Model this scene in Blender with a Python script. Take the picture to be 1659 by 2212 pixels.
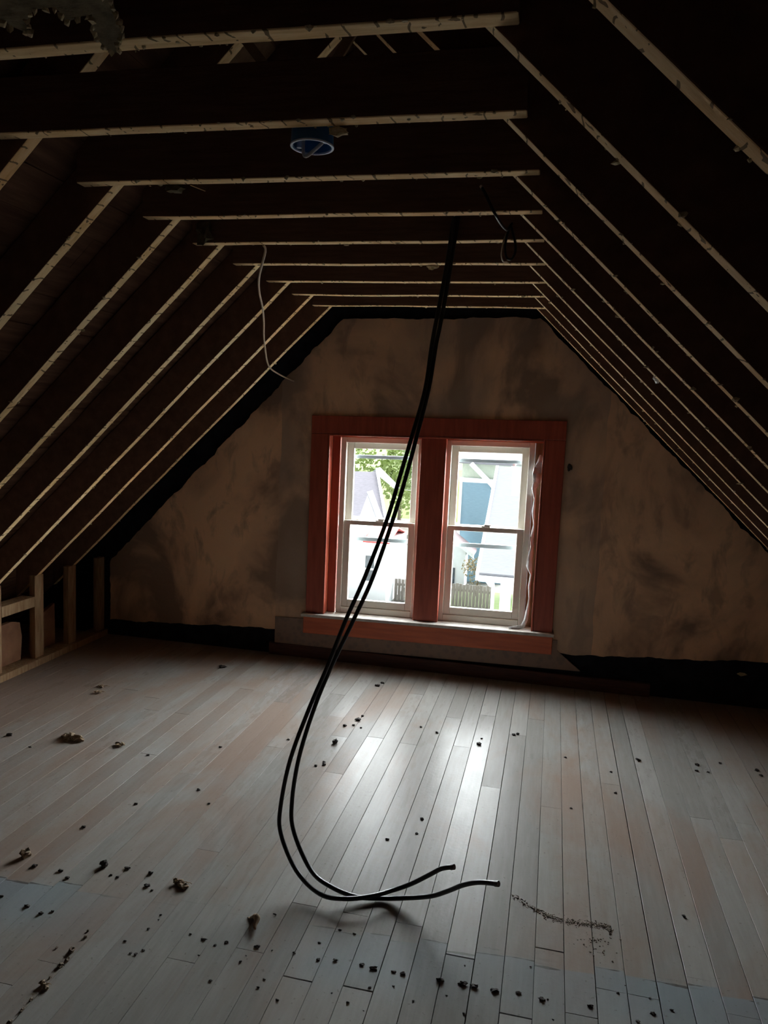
import bpy, bmesh, math, random
from mathutils import Vector, Matrix, noise
from mathutils.geometry import tessellate_polygon

for o in list(bpy.data.objects):
    bpy.data.objects.remove(o)
SC = bpy.context.scene
COL = SC.collection

# ---------------------------------------------------------------- camera
cam = bpy.data.cameras.new('camera')
cam_o = bpy.data.objects.new('camera', cam)
COL.objects.link(cam_o)
r_ = (0.97449733, 0.21995209, 0.04445257)
u_ = (-0.06867633, 0.10373938, 0.99223067)
f_ = (-0.21363172, 0.96997898, -0.11619925)
CX, CZ = 0.5329, 1.7068
cam_o.matrix_world = Matrix(((r_[0], u_[0], -f_[0], CX), (r_[1], u_[1], -f_[1], 0.0),
                             (r_[2], u_[2], -f_[2], CZ), (0, 0, 0, 1)))
cam.sensor_fit = 'HORIZONTAL'
cam.sensor_width = 36.0
cam.lens = 36.0 * 1636.5 / 1659.0
cam.clip_start = 0.02
cam.clip_end = 600
SC.camera = cam_o

# ---------------------------------------------------------------- light: an overcast sky, bright on the window's side of the house
SKY_AMBIENT = 1.15
SKY_GLOW = 32.0
w = bpy.data.worlds.new('overcast_sky')
SC.world = w
w.use_nodes = True
nt = w.node_tree
bg = nt.nodes['Background']
tc = nt.nodes.new('ShaderNodeTexCoord')
dt = nt.nodes.new('ShaderNodeVectorMath'); dt.operation = 'DOT_PRODUCT'
dt.inputs[1].default_value = (-0.05, 0.985, 0.15)
nt.links.new(tc.outputs['Generated'], dt.inputs[0])
mr = nt.nodes.new('ShaderNodeMapRange'); mr.interpolation_type = 'SMOOTHERSTEP'
mr.inputs['From Min'].default_value = -0.05
mr.inputs['From Max'].default_value = 0.75
mr.inputs['To Min'].default_value = SKY_AMBIENT
mr.inputs['To Max'].default_value = SKY_GLOW
nt.links.new(dt.outputs['Value'], mr.inputs['Value'])
bg.inputs['Color'].default_value = (0.92, 0.98, 1.0, 1)
# haze: the sky is brightest low down and dims towards the zenith
sp = nt.nodes.new('ShaderNodeSeparateXYZ')
nt.links.new(tc.outputs['Generated'], sp.inputs['Vector'])
hz = nt.nodes.new('ShaderNodeMapRange'); hz.interpolation_type = 'SMOOTHSTEP'
hz.inputs['From Min'].default_value = 0.22
hz.inputs['From Max'].default_value = 0.85
hz.inputs['To Min'].default_value = 1.0
hz.inputs['To Max'].default_value = 0.22
nt.links.new(sp.outputs['Z'], hz.inputs['Value'])
mu = nt.nodes.new('ShaderNodeMath'); mu.operation = 'MULTIPLY'
nt.links.new(mr.outputs['Result'], mu.inputs[0])
nt.links.new(hz.outputs['Result'], mu.inputs[1])
nt.links.new(mu.outputs[0], bg.inputs['Strength'])
w.cycles.sampling_method = 'MANUAL'
w.cycles.sample_map_resolution = 512

SC.view_settings.view_transform = 'Standard'
SC.view_settings.look = 'None'
SC.view_settings.gamma = 1
SC.view_settings.use_curve_mapping = False
SC.view_settings.exposure = 0.95
SC.cycles.max_bounces = 10
SC.cycles.diffuse_bounces = 6
SC.cycles.glossy_bounces = 4
SC.cycles.transparent_max_bounces = 16
SC.cycles.sample_clamp_indirect = 6.0
SC.cycles.caustics_reflective = False
SC.cycles.caustics_refractive = False
SC.cycles.use_denoising = True
SC.cycles.denoiser = 'OPENIMAGEDENOISE'

# ---------------------------------------------------------------- materials
def mat(name):
    m = bpy.data.materials.new(name)
    m.use_nodes = True
    n = m.node_tree
    return m, n, n.nodes['Principled BSDF']

def N(n, kind, **kw):
    x = n.nodes.new(kind)
    for k, v in kw.items():
        setattr(x, k, v)
    return x

def ramp(n, stops):
    x = n.nodes.new('ShaderNodeValToRGB')
    e = x.color_ramp.elements
    while len(e) < len(stops):
        e.new(0.5)
    for q, (p, c) in zip(e, stops):
        q.position = p
        q.color = (*c, 1)
    return x

def noise_tex(n, scale, detail=4, rough=0.55, vec=None, stretch=None, coord='Object', dist=0.0):
    t = n.nodes.new('ShaderNodeTexNoise')
    t.inputs['Scale'].default_value = scale
    t.inputs['Detail'].default_value = detail
    t.inputs['Roughness'].default_value = rough
    t.inputs['Distortion'].default_value = dist
    if vec is None:
        c = n.nodes.new('ShaderNodeTexCoord')
        vec = c.outputs[coord]
    if stretch:
        mp = n.nodes.new('ShaderNodeMapping')
        mp.inputs['Scale'].default_value = stretch
        n.links.new(vec, mp.inputs['Vector'])
        vec = mp.outputs['Vector']
    n.links.new(vec, t.inputs['Vector'])
    return t

def mix(n, fac, a, b, blend='MIX'):
    x = n.nodes.new('ShaderNodeMix')
    x.data_type = 'RGBA'
    x.blend_type = blend
    for i, v in ((0, fac), (6, a), (7, b)):
        if isinstance(v, (int, float)):
            x.inputs[i].default_value = v
        elif isinstance(v, tuple):
            x.inputs[i].default_value = (*v, 1)
        else:
            n.links.new(v, x.inputs[i])
    return x.outputs[2]

def math_(n, op, a, b=None, c=None):
    x = n.nodes.new('ShaderNodeMath')
    x.operation = op
    for i, v in enumerate((a, b, c)):
        if v is None:
            continue
        if isinstance(v, (int, float)):
            x.inputs[i].default_value = v
        else:
            n.links.new(v, x.inputs[i])
    return x.outputs[0]

def bump(n, b, height, strength=0.3, dist=0.01):
    x = n.nodes.new('ShaderNodeBump')
    x.inputs['Strength'].default_value = strength
    x.inputs['Distance'].default_value = dist
    n.links.new(height, x.inputs['Height'])
    n.links.new(x.outputs['Normal'], b.inputs['Normal'])

def simple(name, c1, c2=None, scale=8, rough=0.7, stretch=None, bmp=0.0, metal=0.0, lo=0.35, hi=0.65, spec=0.4):
    m, n, b = mat(name)
    t = noise_tex(n, scale, stretch=stretch)
    c2 = c2 or tuple(v * 0.75 for v in c1)
    rp = ramp(n, [(lo, c2), (hi, c1)])
    n.links.new(t.outputs['Fac'], rp.inputs['Fac'])
    n.links.new(rp.outputs['Color'], b.inputs['Base Color'])
    b.inputs['Roughness'].default_value = rough
    b.inputs['Metallic'].default_value = metal
    b.inputs['Specular IOR Level'].default_value = spec
    if bmp:
        bump(n, b, t.outputs['Fac'], bmp)
    return m

def lumber(name, axis):
    # old sawn pine: lime-stained underside with lit tone painted in, dark nail and lath marks across the grain every 5 cm
    m, n, b = mat(name)
    st = (2, 18, 18) if axis == 'x' else (6, 18, 6)
    g = noise_tex(n, 3.0, 5, 0.6, stretch=st)
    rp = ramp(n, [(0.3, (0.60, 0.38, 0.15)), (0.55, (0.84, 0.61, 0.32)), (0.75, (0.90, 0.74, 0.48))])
    n.links.new(g.outputs['Fac'], rp.inputs['Fac'])
    big = noise_tex(n, 1.7, 3, 0.5)
    r2 = ramp(n, [(0.40, (0, 0, 0)), (0.62, (1, 1, 1))])
    n.links.new(big.outputs['Fac'], r2.inputs['Fac'])
    info = N(n, 'ShaderNodeObjectInfo')
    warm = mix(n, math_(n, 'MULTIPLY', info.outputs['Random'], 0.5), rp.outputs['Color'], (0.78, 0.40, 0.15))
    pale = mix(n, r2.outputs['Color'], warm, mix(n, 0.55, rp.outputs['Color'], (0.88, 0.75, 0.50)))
    c = N(n, 'ShaderNodeTexCoord')
    sep = N(n, 'ShaderNodeSeparateXYZ')
    n.links.new(c.outputs['Object'], sep.inputs['Vector'])
    wob = noise_tex(n, 9.0, 2)
    along = sep.outputs['X'] if axis == 'x' else math_(n, 'ADD', sep.outputs['X'], 0.0)
    k = 1 / 0.055 if axis == 'x' else 1 / 0.04
    ph = math_(n, 'FRACT', math_(n, 'ADD', math_(n, 'MULTIPLY', along, k), math_(n, 'MULTIPLY', wob.outputs['Fac'], 1.3)))
    band = math_(n, 'LESS_THAN', ph, 0.10)
    spots = noise_tex(n, 22, 2)
    bm = math_(n, 'MULTIPLY', band, math_(n, 'GREATER_THAN', spots.outputs['Fac'], 0.5))
    sp2 = noise_tex(n, 34, 2, 0.4)
    sm = math_(n, 'GREATER_THAN', sp2.outputs['Fac'], 0.70)
    fac = math_(n, 'MULTIPLY', math_(n, 'MAXIMUM', bm, sm), 0.8)
    under = mix(n, fac, pale, (0.07, 0.04, 0.022))
    # lower edges lime-stained and painted paler as if lit, sawn faces darker as if backlit
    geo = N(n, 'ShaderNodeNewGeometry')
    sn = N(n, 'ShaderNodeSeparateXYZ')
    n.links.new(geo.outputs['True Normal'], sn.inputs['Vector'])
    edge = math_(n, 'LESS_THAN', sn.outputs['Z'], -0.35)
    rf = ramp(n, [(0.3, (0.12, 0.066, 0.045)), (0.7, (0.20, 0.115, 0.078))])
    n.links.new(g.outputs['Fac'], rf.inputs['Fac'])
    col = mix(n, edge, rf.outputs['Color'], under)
    n.links.new(col, b.inputs['Base Color'])
    b.inputs['Roughness'].default_value = 0.85
    b.inputs['Specular IOR Level'].default_value = 0.2
    bump(n, b, g.outputs['Fac'], 0.35, 0.006)
    return m

M = {}
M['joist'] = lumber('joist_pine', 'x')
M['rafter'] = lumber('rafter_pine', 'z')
M['stud'] = simple('stud_pine', (0.36, 0.24, 0.13), (0.24, 0.13, 0.06), 6, 0.85, (8, 8, 1), 0.3)
M['deck'] = simple('roof_board_wood', (0.20, 0.115, 0.075), (0.11, 0.058, 0.04), 5, 0.9, (6, 0.6, 6), 0.3, spec=0.1)
M['lath'] = simple('lath_wood', (0.30, 0.20, 0.12), (0.18, 0.11, 0.06), 14, 0.9, None, 0.2)
M['reddish'] = simple('reddish_board', (0.30, 0.15, 0.08), (0.19, 0.085, 0.045), 6, 0.85, None, 0.3)
M['tar'] = simple('black_paper', (0.022, 0.022, 0.030), (0.010, 0.010, 0.014), 10, 0.9, None, 0.3, spec=0.1)
M['baseboard'] = simple('dark_base_wood', (0.10, 0.04, 0.03), (0.06, 0.025, 0.02), 8, 0.6, (1, 8, 8), 0.1)
M['trim'] = simple('red_stained_wood', (0.40, 0.085, 0.05), (0.29, 0.058, 0.036), 4, 0.38, (9, 9, 0.8), 0.08)
M['apron'] = simple('orange_red_stained_wood', (0.64, 0.145, 0.055), (0.48, 0.105, 0.042), 4, 0.4, (0.8, 9, 9), 0.08)
M['stool'] = simple('dusty_sill_paint', (0.62, 0.60, 0.56), (0.42, 0.39, 0.35), 16, 0.7, None, 0.2)
M['vinyl'] = simple('white_vinyl', (0.80, 0.77, 0.70), (0.74, 0.70, 0.62), 3, 0.45)
M['storm'] = simple('storm_aluminium', (0.36, 0.44, 0.50), (0.30, 0.37, 0.42), 6, 0.5, None, 0, 0.2)
M['black'] = simple('black_rubber', (0.012, 0.012, 0.014), (0.008, 0.008, 0.009), 20, 0.42)
M['copper'] = simple('cut_wire_end', (0.10, 0.08, 0.07), (0.04, 0.04, 0.04), 60, 0.5, None, 0, 0.3)
M['wirewhite'] = simple('old_white_sheath', (0.56, 0.46, 0.34), (0.46, 0.36, 0.26), 20, 0.6)
M['blue'] = simple('blue_box_plastic', (0.03, 0.16, 0.42), (0.025, 0.13, 0.36), 10, 0.4)
M['rim'] = simple('worn_blue_white_rim', (0.62, 0.72, 0.86), (0.45, 0.58, 0.78), 20, 0.45)
M['silver'] = simple('grey_cable_sheath', (0.82, 0.80, 0.76), (0.70, 0.68, 0.65), 15, 0.45)
M['plastic'] = simple('torn_white_plastic', (0.86, 0.86, 0.87), (0.66, 0.66, 0.66), 22, 0.4, None, 0.6)
M['crumb'] = simple('brown_plaster_crumb', (0.22, 0.17, 0.12), (0.10, 0.07, 0.05), 90, 0.9, None, 0.5)
M['darkcrumb'] = simple('dark_crumb', (0.05, 0.04, 0.035), (0.02, 0.017, 0.015), 90, 0.9, None, 0.5)
M['chip'] = simple('dry_wood_chip', (0.46, 0.36, 0.25), (0.24, 0.17, 0.11), 60, 0.85, None, 0.4)
M['dust'] = simple('grey_dust', (0.25, 0.21, 0.17), (0.18, 0.15, 0.12), 80, 0.95, None, 0.5)
M['residue'] = simple('lime_plaster_residue', (0.66, 0.56, 0.38), (0.40, 0.33, 0.19), 50, 0.9, None, 0.4)
M['torn'] = simple('torn_fibre_board', (0.16, 0.13, 0.075), (0.08, 0.065, 0.035), 30, 0.95, None, 0.5)

def plaster():
    m, n, b = mat('stained_brown_plaster')
    a = noise_tex(n, 1.9, 5, 0.55, stretch=(1.0, 1, 0.65), dist=0.6)
    r1 = ramp(n, [(0.40, (0.31, 0.215, 0.155)), (0.50, (0.70, 0.45, 0.29)), (0.61, (0.86, 0.56, 0.35))])
    n.links.new(a.outputs['Fac'], r1.inputs['Fac'])
    c = noise_tex(n, 5.5, 4, 0.6, stretch=(1.3, 1, 0.6), dist=0.4)
    r2 = ramp(n, [(0.52, (0, 0, 0)), (0.66, (1, 1, 1))])
    n.links.new(c.outputs['Fac'], r2.inputs['Fac'])
    col = mix(n, math_(n, 'MULTIPLY', r2.outputs['Color'], 0.6), r1.outputs['Color'], (0.30, 0.21, 0.16))
    # a greyer paper patch around the window
    tcn = N(n, 'ShaderNodeTexCoord')
    sep = N(n, 'ShaderNodeSeparateXYZ')
    n.links.new(tcn.outputs['Object'], sep.inputs['Vector'])
    e = noise_tex(n, 3.0, 3)
    x = math_(n, 'ADD', sep.outputs['X'], math_(n, 'MULTIPLY', e.outputs['Fac'], 0.05))
    inside = math_(n, 'MULTIPLY', math_(n, 'GREATER_THAN', x, -1.335), math_(n, 'LESS_THAN', x, 0.885))
    gm = noise_tex(n, 2.4, 3, 0.5, stretch=(1, 1, 0.7))
    r3 = ramp(n, [(0.40, (0.1, 0.1, 0.1)), (0.62, (0.75, 0.75, 0.75))])
    n.links.new(gm.outputs['Fac'], r3.inputs['Fac'])
    col = mix(n, math_(n, 'MULTIPLY', inside, r3.outputs['Color']), col, (0.42, 0.32, 0.25))
    n.links.new(col, b.inputs['Base Color'])
    b.inputs['Roughness'].default_value = 0.9
    b.inputs['Specular IOR Level'].default_value = 0.15
    f = noise_tex(n, 30, 5, 0.6)
    bump(n, b, f.outputs['Fac'], 0.25, 0.01)
    return m
M['plaster'] = plaster()

def panel():
    m, n, b = mat('faded_patterned_paper')
    v = N(n, 'ShaderNodeTexVoronoi')
    v.inputs['Scale'].default_value = 22
    t = N(n, 'ShaderNodeTexCoord')
    n.links.new(t.outputs['Object'], v.inputs['Vector'])
    rp = ramp(n, [(0.25, (0.25, 0.19, 0.16)), (0.5, (0.32, 0.225, 0.175))])
    n.links.new(v.outputs['Distance'], rp.inputs['Fac'])
    n.links.new(rp.outputs['Color'], b.inputs['Base Color'])
    b.inputs['Roughness'].default_value = 0.85
    return m
M['panel'] = panel()

def floor_mat():
    m, n, b = mat('worn_grey_floor_paint')
    at = N(n, 'ShaderNodeAttribute', attribute_name='board')
    tone = at.outputs['Fac']
    wn = N(n, 'ShaderNodeTexWhiteNoise', noise_dimensions='1D')
    n.links.new(math_(n, 'MULTIPLY', tone, 91.7), wn.inputs['W'])
    tcn = N(n, 'ShaderNodeTexCoord')
    pos = tcn.outputs['Object']
    sep = N(n, 'ShaderNodeSeparateXYZ')
    n.links.new(pos, sep.inputs['Vector'])
    grain = noise_tex(n, 4.0, 5, 0.6, vec=pos, stretch=(14, 1.2, 1))
    base = ramp(n, [(0.3, (0.24, 0.230, 0.215)), (0.7, (0.32, 0.309, 0.291))])
    n.links.new(math_(n, 'ADD', math_(n, 'MULTIPLY', grain.outputs['Fac'], 0.6), math_(n, 'MULTIPLY', tone, 0.4)), base.inputs['Fac'])
    # reddish brown where the paint is walked off
    wear = noise_tex(n, 1.15, 5, 0.62, vec=pos, stretch=(1.6, 0.8, 1), dist=0.5)
    side = math_(n, 'MULTIPLY', math_(n, 'ABSOLUTE', math_(n, 'SUBTRACT', sep.outputs['X'], 0.15)), 0.095)
    wsum = math_(n, 'ADD', math_(n, 'ADD', wear.outputs['Fac'], side), math_(n, 'MULTIPLY', math_(n, 'SUBTRACT', wn.outputs['Value'], 0.5), 0.10))
    wr = ramp(n, [(0.52, (0, 0, 0)), (0.74, (1, 1, 1))])
    n.links.new(wsum, wr.inputs['Fac'])
    c1 = mix(n, math_(n, 'MULTIPLY', wr.outputs['Color'], 0.65), base.outputs['Color'], (0.255, 0.168, 0.122))
    # the grey blue strip the rug edge left
    ny = noise_tex(n, 2.0, 3, 0.5, vec=pos)
    yy = math_(n, 'ADD', sep.outputs['Y'], math_(n, 'MULTIPLY', math_(n, 'SUBTRACT', ny.outputs['Fac'], 0.5), 0.06))
    sl = math_(n, 'SUBTRACT', math_(n, 'ADD', yy, math_(n, 'MULTIPLY', math_(n, 'SUBTRACT', wn.outputs['Value'], 0.5), 0.05)), math_(n, 'MULTIPLY', sep.outputs['X'], 0.045))
    # the strip is worn away in the middle of the room
    xs = ramp(n, [(0.0, (1, 1, 1)), (0.13, (1, 1, 1)), (0.22, (0.1, 0.1, 0.1)), (0.415, (0.12, 0.12, 0.12)), (0.47, (0.6, 0.6, 0.6)), (0.85, (1, 1, 1))])
    n.links.new(math_(n, 'DIVIDE', math_(n, 'ADD', sep.outputs['X'], 1.5), 3.0), xs.inputs['Fac'])
    strip = ramp(n, [(0.0, (0, 0, 0)), (0.42, (1, 1, 1)), (0.98, (1, 1, 1)), (1.0, (0, 0, 0))])
    n.links.new(math_(n, 'DIVIDE', math_(n, 'SUBTRACT', sl, 2.0), 0.315), strip.inputs['Fac'])
    bn = noise_tex(n, 0.9, 2, 0.5, vec=pos)
    br = ramp(n, [(0.38, (0.35, 0.35, 0.35)), (0.6, (1, 1, 1))])
    n.links.new(bn.outputs['Fac'], br.inputs['Fac'])
    c2 = mix(n, math_(n, 'MULTIPLY', math_(n, 'MULTIPLY', strip.outputs['Color'], xs.outputs['Color']), math_(n, 'MULTIPLY', br.outputs['Color'], 0.8)), c1, (0.21, 0.265, 0.30))
    spk = noise_tex(n, 60, 3, 0.5, vec=pos)
    sr = ramp(n, [(0.66, (0, 0, 0)), (0.72, (1, 1, 1))])
    n.links.new(spk.outputs['Fac'], sr.inputs['Fac'])
    c3 = mix(n, math_(n, 'MULTIPLY', sr.outputs['Color'], 0.45), c2, (0.12, 0.10, 0.09))
    dl = math_(n, 'ABSOLUTE', math_(n, 'SUBTRACT', sl, 2.308))
    ew = noise_tex(n, 7, 3, 0.6, vec=pos)
    ln = math_(n, 'LESS_THAN', dl, math_(n, 'MULTIPLY', math_(n, 'SUBTRACT', ew.outputs['Fac'], 0.44), 0.030))
    c3 = mix(n, math_(n, 'MULTIPLY', math_(n, 'MULTIPLY', ln, 0.85), xs.outputs['Color']), c3, (0.075, 0.065, 0.055))
    n.links.new(c3, b.inputs['Base Color'])
    # gloss differs from board to board and with the wear
    rg = noise_tex(n, 6, 4, 0.6, vec=pos, stretch=(4, 1, 1))
    rough = math_(n, 'ADD', math_(n, 'MULTIPLY', wn.outputs['Value'], 0.09), math_(n, 'MULTIPLY', rg.outputs['Fac'], 0.24))
    n.links.new(math_(n, 'ADD', rough, 0.15), b.inputs['Roughness'])
    wn2 = N(n, 'ShaderNodeTexWhiteNoise', noise_dimensions='1D')
    n.links.new(math_(n, 'MULTIPLY', tone, 37.3), wn2.inputs['W'])
    n.links.new(math_(n, 'ADD', math_(n, 'MULTIPLY', math_(n, 'POWER', wn2.outputs['Value'], 0.7), 0.026), 0.010), b.inputs['Specular IOR Level'])
    h = math_(n, 'ADD', math_(n, 'MULTIPLY', grain.outputs['Fac'], 0.6), math_(n, 'MULTIPLY', spk.outputs['Fac'], 0.5))
    bump(n, b, h, 0.22, 0.004)
    return m
M['floor'] = floor_mat()

def glass():
    m, n, b = mat('window_glass')
    out = n.nodes['Material Output']
    n.nodes.remove(b)
    tr = N(n, 'ShaderNodeBsdfTransparent')
    tr.inputs['Color'].default_value = (0.95, 0.97, 0.97, 1)
    gl = N(n, 'ShaderNodeBsdfGlossy')
    gl.inputs['Roughness'].default_value = 0.02
    fr = N(n, 'ShaderNodeFresnel')
    fr.inputs['IOR'].default_value = 1.45
    ms = N(n, 'ShaderNodeMixShader')
    n.links.new(math_(n, 'MULTIPLY', fr.outputs['Fac'], 0.8), ms.inputs['Fac'])
    n.links.new(tr.outputs[0], ms.inputs[1])
    n.links.new(gl.outputs[0], ms.inputs[2])
    n.links.new(ms.outputs[0], out.inputs['Surface'])
    return m
M['glass'] = glass()
# outdoors
M['siding'] = simple('white_siding', (0.70, 0.73, 0.74), (0.66, 0.69, 0.70), 3, 0.7)
M['shingle_lilac'] = simple('lilac_grey_shingle', (0.20, 0.185, 0.21), (0.155, 0.145, 0.165), 5, 0.9, (1, 6, 6))
M['shingle_grey'] = simple('pale_grey_shingle', (0.205, 0.208, 0.228), (0.18, 0.182, 0.20), 5, 0.9, (1, 6, 6))
M['shingle_pink'] = simple('pinkish_shingle', (0.27, 0.205, 0.21), (0.23, 0.175, 0.18), 5, 0.9)
M['red_metal'] = simple('red_metal_roof', (0.62, 0.10, 0.09), (0.5, 0.08, 0.07), 4, 0.6)
M['blue_siding'] = simple('slate_blue_siding', (0.17, 0.27, 0.33), (0.145, 0.235, 0.29), 4, 0.7, (1, 1, 8))
M['green_siding'] = simple('pale_green_siding', (0.42, 0.47, 0.38), (0.36, 0.41, 0.33), 4, 0.7)
M['house_glass'] = simple('dark_house_glass', (0.08, 0.10, 0.12), (0.05, 0.06, 0.07), 4, 0.15)
M['fence'] = simple('weathered_fence', (0.26, 0.23, 0.20), (0.16, 0.14, 0.12), 6, 0.9, (9, 9, 0.6))
M['grass'] = simple('lawn_grass', (0.12, 0.17, 0.045), (0.09, 0.13, 0.035), 2, 0.95)
M['yard'] = simple('gravel_yard', (0.15, 0.145, 0.125), (0.11, 0.11, 0.09), 1.2, 0.95)
M['bounce_pale'] = simple('pale_bounce_slab', (0.70, 0.68, 0.63), (0.62, 0.60, 0.55), 1.5, 0.9)  # pale tone of the added slab that bounces sky light indoors
M['leaf'] = simple('spring_leaves', (0.24, 0.30, 0.105), (0.17, 0.225, 0.07), 0.6, 0.8)
M['leaf_tan'] = simple('tan_budding_leaves', (0.28, 0.23, 0.13), (0.20, 0.16, 0.09), 0.6, 0.8)
M['bark'] = simple('grey_bark', (0.16, 0.13, 0.10), (0.10, 0.08, 0.06), 5, 0.9)
M['carwhite'] = simple('white_car_paint', (0.80, 0.82, 0.84), (0.78, 0.80, 0.82), 2, 0.3)

# ---------------------------------------------------------------- mesh helpers
class MB:
    def __init__(s):
        s.v, s.f, s.attr = [], [], []
    def add(s, vs, fs, a=0.0):
        k = len(s.v)
        s.v += [tuple(v) for v in vs]
        s.f += [tuple(i + k for i in f) for f in fs]
        s.attr += [a] * len(vs)
        return s
    def box(s, x0, x1, y0, y1, z0, z1, a=0.0, tf=None):
        vs = [(x, y, z) for z in (z0, z1) for y in (y0, y1) for x in (x0, x1)]
        if tf:
            vs = [tf(*v) for v in vs]
        return s.add(vs, [(0, 2, 3, 1), (4, 5, 7, 6), (0, 1, 5, 4), (2, 6, 7, 3), (0, 4, 6, 2), (1, 3, 7, 5)], a)
    def prism(s, pts, y0, y1, a=0.0, tf=None):           # polygon in XZ pushed along Y
        n = len(pts)
        vs = [(x, y0, z) for x, z in pts] + [(x, y1, z) for x, z in pts]
        if tf:
            vs = [tf(*v) for v in vs]
        fs = [tuple(range(n)), tuple(range(2 * n - 1, n - 1, -1))]
        fs += [(i, i + n, (i + 1) % n + n, (i + 1) % n) for i in range(n)]
        return s.add(vs, fs, a)
    def holed(s, loops, y0, y1, tf=None):                # XZ polygon with holes pushed along Y
        flat = [p for l in loops for p in l]
        tris = tessellate_polygon([[Vector((x, z, 0)) for x, z in l] for l in loops])
        n = len(flat)
        vs = [(x, y0, z) for x, z in flat] + [(x, y1, z) for x, z in flat]
        if tf:
            vs = [tf(*v) for v in vs]
        fs = [tuple(t) for t in tris] + [tuple(i + n for i in reversed(t)) for t in tris]
        k = 0
        for l in loops:
            m = len(l)
            fs += [(k + i, k + (i + 1) % m, k + (i + 1) % m + n, k + i + n) for i in range(m)]
            k += m
        return s.add(vs, fs)
    def tube(s, path, r, seg=10, smooth=6, taper=None):
        P = [Vector(p) for p in path]
        if smooth > 1 and len(P) > 2:
            Q = []
            for i in range(len(P) - 1):
                p0 = P[max(i - 1, 0)]; p1 = P[i]; p2 = P[i + 1]; p3 = P[min(i + 2, len(P) - 1)]
                for k in range(smooth):
                    t = k / smooth
                    Q.append(0.5 * ((2 * p1) + (p2 - p0) * t + (2 * p0 - 5 * p1 + 4 * p2 - p3) * t * t + (3 * p1 - p0 - 3 * p2 + p3) * t ** 3))
            Q.append(P[-1])
            P = Q
        n = len(P)
        t0 = (P[1] - P[0]).normalized()
        up = Vector((0, 0, 1)) if abs(t0.z) < 0.9 else Vector((1, 0, 0))
        nn = t0.cross(up).normalized()
        vs = []
        for i in range(n):
            t = (P[min(i + 1, n - 1)] - P[max(i - 1, 0)]).normalized()
            nn = (nn - t * nn.dot(t)).normalized()
            bb = t.cross(nn)
            rr = r if taper is None else r * (1 + (taper - 1) * i / (n - 1))
            for k in range(seg):
                a = 2 * math.pi * k / seg
                vs.append(P[i] + (nn * math.cos(a) + bb * math.sin(a)) * rr)
        fs = [(i * seg + k, i * seg + (k + 1) % seg, (i + 1) * seg + (k + 1) % seg, (i + 1) * seg + k) for i in range(n - 1) for k in range(seg)]
        fs += [tuple(range(seg - 1, -1, -1)), tuple((n - 1) * seg + k for k in range(seg))]
        return s.add(vs, fs)
    def lathe(s, prof, c, seg=40):                       # profile (r, z) about a vertical axis
        n = len(prof)
        vs = [(c[0] + r * math.cos(2 * math.pi * k / seg), c[1] + r * math.sin(2 * math.pi * k / seg), c[2] + z) for k in range(seg) for r, z in prof]
        fs = [(k * n + i, ((k + 1) % seg) * n + i, ((k + 1) % seg) * n + i + 1, k * n + i + 1) for k in range(seg) for i in range(n - 1)]
        return s.add(vs, fs)
    def rock(s, c, r, seed, flat=0.6, sub=2, amp=0.45, stretch=(1, 1)):
        bm = bmesh.new()
        bmesh.ops.create_icosphere(bm, subdivisions=sub, radius=1)
        vs = []
        for v in bm.verts:
            d = 1 + amp * noise.noise(v.co * 1.6 + Vector((seed * 7.3, seed * 3.1, 0))) * 1.6
            vs.append((c[0] + v.co.x * d * r * stretch[0], c[1] + v.co.y * d * r * stretch[1], c[2] + v.co.z * d * r * flat))
        fs = [tuple(v.index for v in f.verts) for f in bm.faces]
        bm.free()
        return s.add(vs, fs)
    def build(s, name, m, parent=None, smooth=False, bevel=0.0, attr=False, origin=None):
        me = bpy.data.meshes.new(name)
        o = bpy.data.objects.new(name, me)
        base = Vector((0, 0, 0))
        if origin is not None and parent is None:
            base = Vector(origin)
        elif parent is not None:
            base = Vector(parent.location)
        me.from_pydata([Vector(v) - base for v in s.v], [], s.f)
        bm = bmesh.new(); bm.from_mesh(me)
        bmesh.ops.recalc_face_normals(bm, faces=bm.faces)
        bm.to_mesh(me); bm.free()
        if attr:
            a = me.attributes.new('board', 'FLOAT', 'POINT')
            a.data.foreach_set('value', s.attr)
        me.materials.append(m)
        if smooth:
            for p in me.polygons:
                p.use_smooth = True
        COL.objects.link(o)
        if parent is not None:
            o.parent = parent
        elif origin is not None:
            o.location = base
        if bevel:
            b = o.modifiers.new('soft_edge', 'BEVEL')
            b.width = bevel; b.segments = 2; b.limit_method = 'ANGLE'; b.angle_limit = math.radians(40)
        return o

def tag(o, label, cat, group=None, kind=None):
    o['label'] = label
    o['category'] = cat
    if group: o['group'] = group
    if kind: o['kind'] = kind
    return o

def empty(name, loc, label, cat, group=None, kind=None):
    o = bpy.data.objects.new(name, None)
    o.empty_display_size = 0.1
    o.location = loc
    COL.objects.link(o)
    return tag(o, label, cat, group, kind)

# ---------------------------------------------------------------- the room
H = 2.4225
XL, XR = -0.911, 0.375
SL, SR = 0.991, 0.956
APX = -0.279
APZ = H + (APX - XL) * SL
def zl(x): return H + (x - XL) * SL
def zr(x): return H - (x - XR) * SR
VO = 0.198                     # rafter depth measured straight up
D = 5.09                       # gable wall face
YB = -1.9                      # behind the camera
LKX, RKX = -2.78, 2.22         # knee walls
def T(x, y, z): return (x, y, z + 0.0187 * (x + 0.27) * min(1.0, max(0.0, (z + 0.1) / 0.3)))   # the old gable settled a little to the left

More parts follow.
